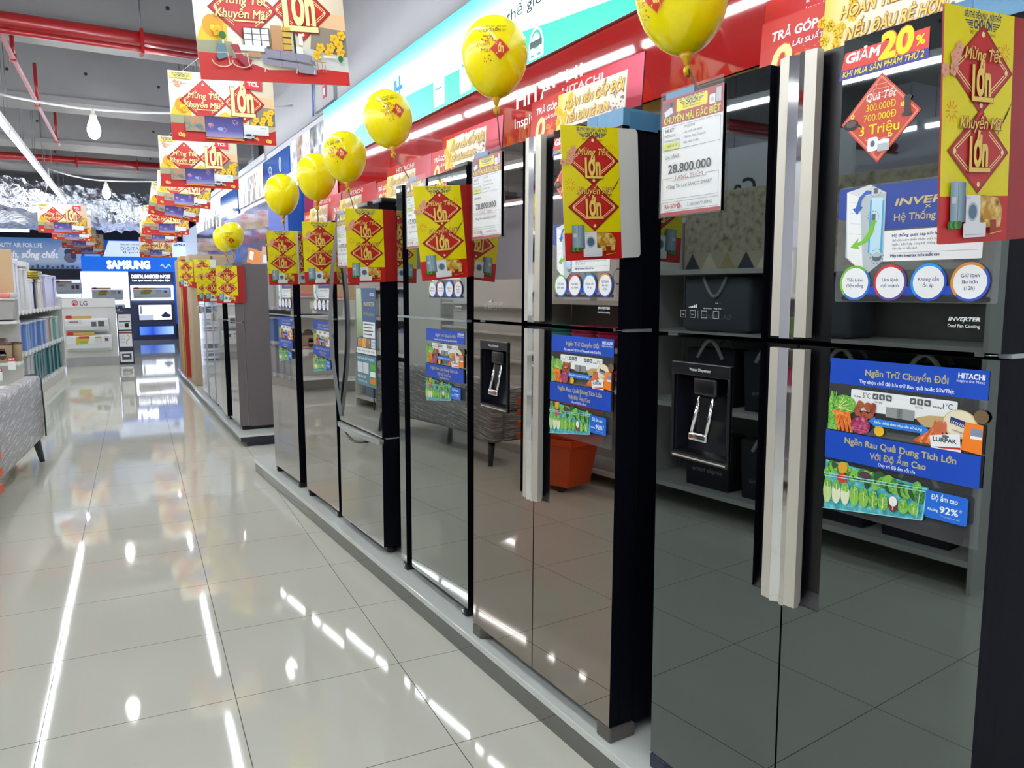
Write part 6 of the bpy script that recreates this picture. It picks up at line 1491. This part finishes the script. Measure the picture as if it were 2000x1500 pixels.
mb = MB(); mb.rbox(.03, .46, .02, .28, .271, .325, M('bin_lid_pink', '#e8867c', .35), r=.012); mb.rbox(.40, .5, .03, .27, .2715, .33, M('bin_rim', '#c4c2be', .4), r=.008); mb.obj('lid', t)
g = G(); g.rect(.2, .08, .33, .2, M('bin_label', '#d9d7a4', .5)); g.rect(.21, .11, .26, .17, M('bin_label_lime', '#c5cf3a', .5)); g.rect(.27, .1, .325, .18, PAPER); g.rect(.24, .02, .3, .07, PAPER); g.obj('label', t, loc=(0, .0185, 0))
t = thing('cardboard_panel', 'plain tan board standing on top of the end shelf', 'board', (-1.95, 5.29, 1.331), 0)
mb = MB(); mb.box(0, 1.0, 0, .03, 0, .6, M('tan_board', '#c9ab84', .6)); mb.obj('board', t)
t = thing('flask', 'beige flask with a brown lid and label on the lower end shelf', 'flask', (-1.085, 5.07, .6005), 0)
mb = MB(); mb.lathe([(0, 0), (.075, 0), (.078, .01), (.095, .2), (.095, .205), (0, .205)], M('flask_beige', '#b39b7c', .45), n=24); mb.obj('cup', t)
mb = MB(); mb.lathe([(.1, .206), (.1, .225), (.06, .24), (.055, .275), (.03, .285), (0, .285)], M('flask_brown', '#4f342a', .4), n=24); mb.obj('lid', t)
g = G(); g.poly([(-.045, .09), (.045, .09), (.03, .17), (-.03, .17)], M('flask_brown', '#4f342a', .4)); g.ell(0, .09, .045, .055, M('flask_brown', '#4f342a', .4), 20, up=False); g.text('PENDEL', -.04, .085, .018, PAPER, w=.08); g.obj('label', t, loc=(0, -.098, 0))
t = thing('flask', 'second beige flask behind the labelled one on the lower end shelf', 'flask', (-.96, 5.185, .6005), 0)
mb = MB(); mb.lathe([(0, 0), (.05, 0), (.06, .2), (.06, .205), (0, .205)], M('flask_beige', '#b39b7c', .45), n=20); mb.obj('cup', t)
mb = MB(); mb.lathe([(.062, .206), (.062, .23), (0, .235)], M('flask_brown', '#4f342a', .4), n=20); mb.obj('lid', t)
for i, (x, z) in enumerate(((-1.03, .52), (-1.17, .4))):
    t = thing('sale_tag', ('white sale tag with a red head hanging under the flasks', 'lower white sale tag with a red head at the left edge')[i], 'tag', (x, 4.945, z), 0)
    g = G(); g.board(0, .075, 0, .15, .001, PAPER); g.rect(0, .1, .075, .15, M('sale_red', '#b0262c', .5)); g.text('SALE', .008, .112, .024, PAPER, w=.06, bold=.05); g.text('-' * 3, .02, .06, .012, GREYT); g.obj('card', t)
    mb = MB(); mb.box(.03, .045, .0012, .002, .14, .2 if i == 0 else .21, FILM); mb.obj('clip', t)

# ------------------------------------------------------------------ film-wrapped sofa
def wrap_mat():
    m = bpy.data.materials.new('stretch_film'); m.use_nodes = True; nt = m.node_tree; b = nt.nodes['Principled BSDF']
    b.inputs['Base Color'].default_value = rgb('#8f8b87'); b.inputs['Roughness'].default_value = .3; b.inputs['Coat Weight'].default_value = .9; b.inputs['Coat Roughness'].default_value = .12
    tc = nt.nodes.new('ShaderNodeTexCoord'); mp = nt.nodes.new('ShaderNodeMapping'); mp.vector_type = 'TEXTURE'; mp.inputs['Rotation'].default_value = (R(9), 0, 0); mp.inputs['Scale'].default_value = (.3, .42, .03)
    n = nt.nodes.new('ShaderNodeTexNoise'); n.inputs['Scale'].default_value = 2.2; n.inputs['Detail'].default_value = 6
    nt.links.new(tc.outputs['Object'], mp.inputs['Vector']); nt.links.new(mp.outputs['Vector'], n.inputs['Vector'])
    bp = nt.nodes.new('ShaderNodeBump'); bp.inputs['Strength'].default_value = 1.0; bp.inputs['Distance'].default_value = .05
    nt.links.new(n.outputs['Fac'], bp.inputs['Height']); nt.links.new(bp.outputs['Normal'], b.inputs['Normal']); nt.links.new(bp.outputs['Normal'], b.inputs['Coat Normal'])
    cr = nt.nodes.new('ShaderNodeValToRGB'); cr.color_ramp.elements[0].position = .5; cr.color_ramp.elements[0].color = rgb('#969190'); cr.color_ramp.elements[1].position = .68; cr.color_ramp.elements[1].color = rgb('#e6e4e2'); nt.links.new(n.outputs['Fac'], cr.inputs[0]); nt.links.new(cr.outputs[0], b.inputs['Base Color'])  # white glints of the film painted into its colour as pale streaks
    return m
WRAP = wrap_mat(); PIPING = M('sofa_piping', '#3d3f48', .6)
t = thing('sofa', 'grey sofa wrapped in shiny stretch film beside the aisle', 'sofa', (-.46, .80, 0), R(-3.3))
mb = MB(); mb.rbox(-.13, .0, -1.06, 1.05, .2, .735, WRAP, r=.04, seg=4); mb.obj('wrapped_back', t)
mb = MB(); mb.rbox(-.95, -.131, -1.06, 1.05, .2, .46, WRAP, r=.05, seg=4); mb.obj('seat', t)
for y0, y1 in ((.90, 1.048), (-1.058, -.91)):
    mb = MB(); mb.rbox(-.9, -.1315, y0, y1, .4605, .66, WRAP, r=.04, seg=4); mb.obj('armrest', t)
mb = MB(); mb.tube([(-.12, 1.055, .73), (-.04, 1.056, .737), (-.006, 1.057, .70), (.002, 1.057, .45), (.002, 1.057, .21)], .007, PIPING, n=8); mb.obj('piping', t)
for x in (-.06, -.86):
    for y in (.97, -.97):
        mb = MB(); mb.cyl((x, y, .2), (x + (.03 if x > -.3 else -.03), y + (.03 if y > 0 else -.03), 0.0), .032, M('sofa_leg', '#3b3d45', .5), r2=.02, n=10); mb.obj('leg', t)

# ------------------------------------------------------------------ goods across the aisle that the fridge doors mirror
ORB = M('basket_orange', '#e0501c', .35)
def basket(z, lab, i):
    t = thing('shopping_basket', lab, 'basket', (-.585, -1.06, z), R(78), 'stack of orange baskets')
    mb = MB()
    for q in ((-.2, -.15), (.2, -.15), (.2, .15), (-.2, .15)): pass
    b0, b1, h = (.19, .135), (.245, .175), .355
    def ring(w, z0): return [(-w[0], -w[1], z0), (w[0], -w[1], z0), (w[0], w[1], z0), (-w[0], w[1], z0)]
    lv = [ring(b0, 0), ring((.225, .158), h * .62), ring(b1, h)]
    vv = [[mb.bm.verts.new(p) for p in r] for r in lv]; k = mb.mi(ORB)
    for A, B in zip(vv, vv[1:]):
        for j in range(4): mb.bm.faces.new((A[j], A[(j + 1) % 4], B[(j + 1) % 4], B[j])).material_index = k
    mb.bm.faces.new(vv[0][::-1]).material_index = k
    o = mb.obj('tub', t); so = o.modifiers.new('wall', 'SOLIDIFY'); so.thickness = .006
    mb = MB()
    for x0, x1, y0, y1 in ((-.26, .26, -.19, -.175), (-.26, .26, .175, .19), (-.26, -.245, -.1749, .1749), (.245, .26, -.1749, .1749)): mb.box(x0, x1, y0, y1, h - .045, h, ORB)
    mb.obj('rim', t)
    if i == 0:
        for x in (-.12, .12):
            mb = MB(); mb.cyl((x, -.13, -.012), (x, -.1, -.012), .032, M('wheel_dark', '#4a241a', .5), n=14); mb.obj('wheel', t)
    return t
for i in range(4): basket(.045 + .09 * i, ('lowest orange wheeled shopping basket of the stack at the left edge', 'second orange shopping basket in the stack', 'third orange shopping basket in the stack', 'topmost orange shopping basket of the stack')[i], i)

def goods_shelf(lab, x, y0, y1, levels, depth=.4, back=1.6):
    t = thing('shelf_unit', lab, 'shelf', (x, y0, 0), 0)
    mb = MB(); mb.box(-depth - .03, -depth, 0, y1 - y0, 0, back, M('goods_back', '#a8a6a2', .6)); mb.obj('back_panel', t)
    for z in levels:
        mb = MB(); mb.box(-depth + .001, 0, 0, y1 - y0, z - .03, z, GW); mb.obj('shelf', t)
    for y in (0, y1 - y0 - .02):
        mb = MB(); mb.box(-depth + .001, -.001, y - .021 if y == 0 else y + .021, y - .001 if y == 0 else y + .041, 0, back, GW); mb.obj('end_panel', t)
    return t
goods_shelf('white goods shelf with dark tote bags, outside the picture and mirrored in the black fridge', -.70, -3.9, -1.72, (.16, .70, 1.17, 1.56), .42, 1.9)
BAG = M('tote_fabric', '#2b2d34', .8); BAGW = M('tote_print', '#a9adb5', .6); HAND = M('tote_handle', '#c8c8c6', .7)
def tote():
    t = thing('tote_bag', 'dark fabric tote bag with pale handles mirrored in the black fridge', 'bag', (0, 0, 0), 0, 'dark tote bags on the goods shelf')
    mb = MB(); mb.prism([(-.17, 0), (.17, 0), (.19, .36), (-.19, .36)], -.07, .07, BAG, axis='x'); mb.obj('body', t)
    for s in (-.072, .072):
        mb = MB(); mb.tube([(s, -.1 + .2 * k / 8, .3 + .115 * math.sin(PI * k / 8)) for k in range(9)], .012, HAND, n=6); mb.obj('handle', t)
    g = G(); g.text('simple home', 0, .1, .03, BAGW, w=.24, align='C'); g.obj('lettering', t, loc=(.0705, 0, 0), rot=(0, 0, PI / 2))
    return t
tb = tote(); k = 0
for z in (.161, .701):
    for y in (-3.6, -3.15, -2.7, -2.25):
        if k == 0: tb.location = (-.86, y, z)
        else: dup(tb, (-.86, y, z))
        k += 1
def carry_box(y, z, i):
    t = thing('blanket_pack', ('grey blanket pack with a crest print on the third goods shelf', 'grey blanket pack with pale handles on the third goods shelf')[i], 'pack', (-.76, y, z), 0)
    mb = MB(); mb.rbox(-.26, 0, -.26, .26, 0, .34, M('pack_grey', '#5f646c', .6), r=.03); mb.obj('pack', t)
    g = G(); g.text('GAUSMANN' if i == 0 else 'simple', 0, .08, .03, BAGW, w=.26, align='C'); g.obj('lettering', t, loc=(.001, 0, 0), rot=(0, 0, PI / 2))
    mb = MB(); mb.tube([(.006, -.09 + .18 * k2 / 8, .34 - .12 * math.sin(PI * k2 / 8)) for k2 in range(9)], .01, HAND, n=6); mb.obj('handle', t)
carry_box(-2.3, 1.171, 0); carry_box(-2.95, 1.171, 1)
t = thing('fabric_panel', 'mottled beige fabric panel with a zigzag band standing on the top goods shelf', 'panel', (-1.08, -3.85, 1.561), PI / 2)
g = G(lift=.0006); g.board(0, 2.1, 0, .52, .02, M('panel_beige', '#b9ae97', .7)); g.rect(0, .12, 2.1, .52, blotch_mat('mottled_beige', ['#c4b9a1', '#b3a78e', '#6f675a'], 22, detail=6))
for k in range(14): g.poly([(.15 * k, 0), (.15 * k + .15, 0), (.15 * k + .075, .12)], (M('zig_cream', '#d8cfb4', .7), M('zig_slate', '#3d4250', .7), M('zig_sand', '#a8986c', .7))[k % 3], up=(k == 0))
g.obj('panel', t)
t = thing('overhead_sign', 'pale grey overhead shop sign, outside the picture and mirrored in the black fridge', 'sign', (-1.2, -2.9, 1.95), PI / 2)
g = G(lift=.0006); g.board(0, 2.6, 0, .42, .04, M('sign_grey', '#bfc0c4', .5)); g.text('Ca', .66, .1, .11, BLACK, w=.19, bold=.03); g.obj('board', t)
mb = MB(); mb.cyl((.4, .02, .42), (.4, .02, 2.3), .005, STEEL, n=6); mb.obj('suspension_wire', t); mb = MB(); mb.cyl((2.2, .02, .42), (2.2, .02, 2.3), .005, STEEL, n=6); mb.obj('suspension_wire', t)
# bowls
goods_shelf('white goods shelf with coloured bowls, outside the picture and mirrored in the brown fridge', -.86, -1.62, -.35, (.12, .75, 1.05, 1.4), .4, 1.75)
for i, (y, z, c, n) in enumerate(((-1.45, 1.051, '#6fae2c', 4), (-1.15, 1.051, '#d9346e', 3), (-.85, 1.051, '#e05a86', 3), (-.55, 1.051, '#56b8b0', 3), (-1.35, .751, '#d9346e', 2), (-1.0, .751, '#9cc43c', 2), (-.6, .751, '#d9346e', 2))):
    for k in range(n):
        t = thing('bowl', 'stacked %s plastic bowl on the shelf mirrored in the brown fridge' % {'#6fae2c': 'green', '#d9346e': 'crimson', '#e05a86': 'pink', '#56b8b0': 'turquoise', '#9cc43c': 'lime'}[c], 'bowl', (-1.0, y, z + .03 * k), 0, 'plastic bowls on the goods shelf')
        mb = MB(); mb.lathe([(0, 0), (.06, 0), (.12, .09), (.125, .095), (.115, .09), (.055, .012), (0, .012)], M('bowl_' + c[1:], c, .3), n=20); mb.obj('bowl', t)
for i, (y, c) in enumerate(((-1.4, '#e9e3e0'), (-1.0, '#dcdde6'))):
    t = thing('wall_poster', ('pale printed card on the top of the bowl shelf', 'lilac printed card on the top of the bowl shelf')[i], 'poster', (-.9, y, 1.402), PI / 2); g = G(); g.board(0, .32, 0, .3, .003, M('card' + c[1:], c, .5)); g.ell(.1, .18, .05, .06, GREYT, 20); g.ell(.1, .18, .04, .05, M('card' + c[1:], c, .5), 20); g.rect(.18, .1, .28, .2, PINK); g.obj('card', t)
# jugs and pedal bins opposite the silver fridge
goods_shelf('white goods shelf with lidded jugs, hidden at the left and mirrored in the silver fridge', -1.02, 2.35, 3.7, (.13, .72, 1.14, 1.5), .42, 1.7)
for i in range(5):
    c = ('#d98a8a', '#9a94c4', '#4fae9c', '#e0c26a', '#8fb7d8')[i]
    for z in (.721, 1.141):
        t = thing('jug', 'white jug with a %s lid on the shelf hidden at the left' % ('rose', 'violet', 'teal', 'sand', 'sky blue')[i] + (' lower level' if z < 1 else ' upper level'), 'jug', (-1.2, 2.5 + .24 * i, z), 0)
        mb = MB(); mb.lathe([(0, 0), (.07, 0), (.075, .02), (.08, .24), (0, .24)], M('jug_white', '#d9d9d6', .4), n=18); mb.obj('vessel', t)
        mb = MB(); mb.lathe([(.083, .241), (.083, .27), (.05, .3), (0, .3)], M('jug_lid' + c[1:], c, .35), n=18); mb.obj('lid', t)
for i in range(4):
    t = thing('pedal_bin', 'grey-blue pedal bin on the lowest shelf hidden at the left', 'bin', (-1.2, 2.53 + .3 * i, .131), 0, 'pedal bins on the hidden shelf')
    mb = MB(); mb.prism([(-.11, 0), (.11, 0), (.13, .42), (-.13, .42)], -.11, .11, M('pedal_bin', '#7f93a4', .4), axis='x'); mb.obj('tub', t)
    mb = MB(); mb.rbox(-.12, .12, -.135, .135, .421, .47, M('pedal_lid', '#5c6b78', .4), r=.02); mb.obj('lid', t)
# taller goods shelves of the next aisle closing the view to the left
def block_shelf(x, y0, y1, lab):
    t = thing('shelf_unit', lab, 'shelf', (x, y0, 0), 0, 'shelves of the next aisle')
    mb = MB(); mb.box(-.5, 0, 0, y1 - y0, 0, .12, GW); mb.box(-.27, -.23, 0, y1 - y0, .121, 1.7, GW); mb.obj('frame', t)
    for z in (.5, .9, 1.3):
        mb = MB(); mb.box(-.5, 0, 0, y1 - y0, z - .03, z, GW); mb.obj('shelf', t)
for i, (x, y0, y1) in enumerate(((-3.6, -6, -1), (-3.6, 0.5, 6.0), (-3.6, 7.5, 14), (-6.2, -6, 2), (-6.2, 4, 13))):
    block_shelf(x, y0, y1, 'white shop shelf of the next aisles, outside the picture at the left')
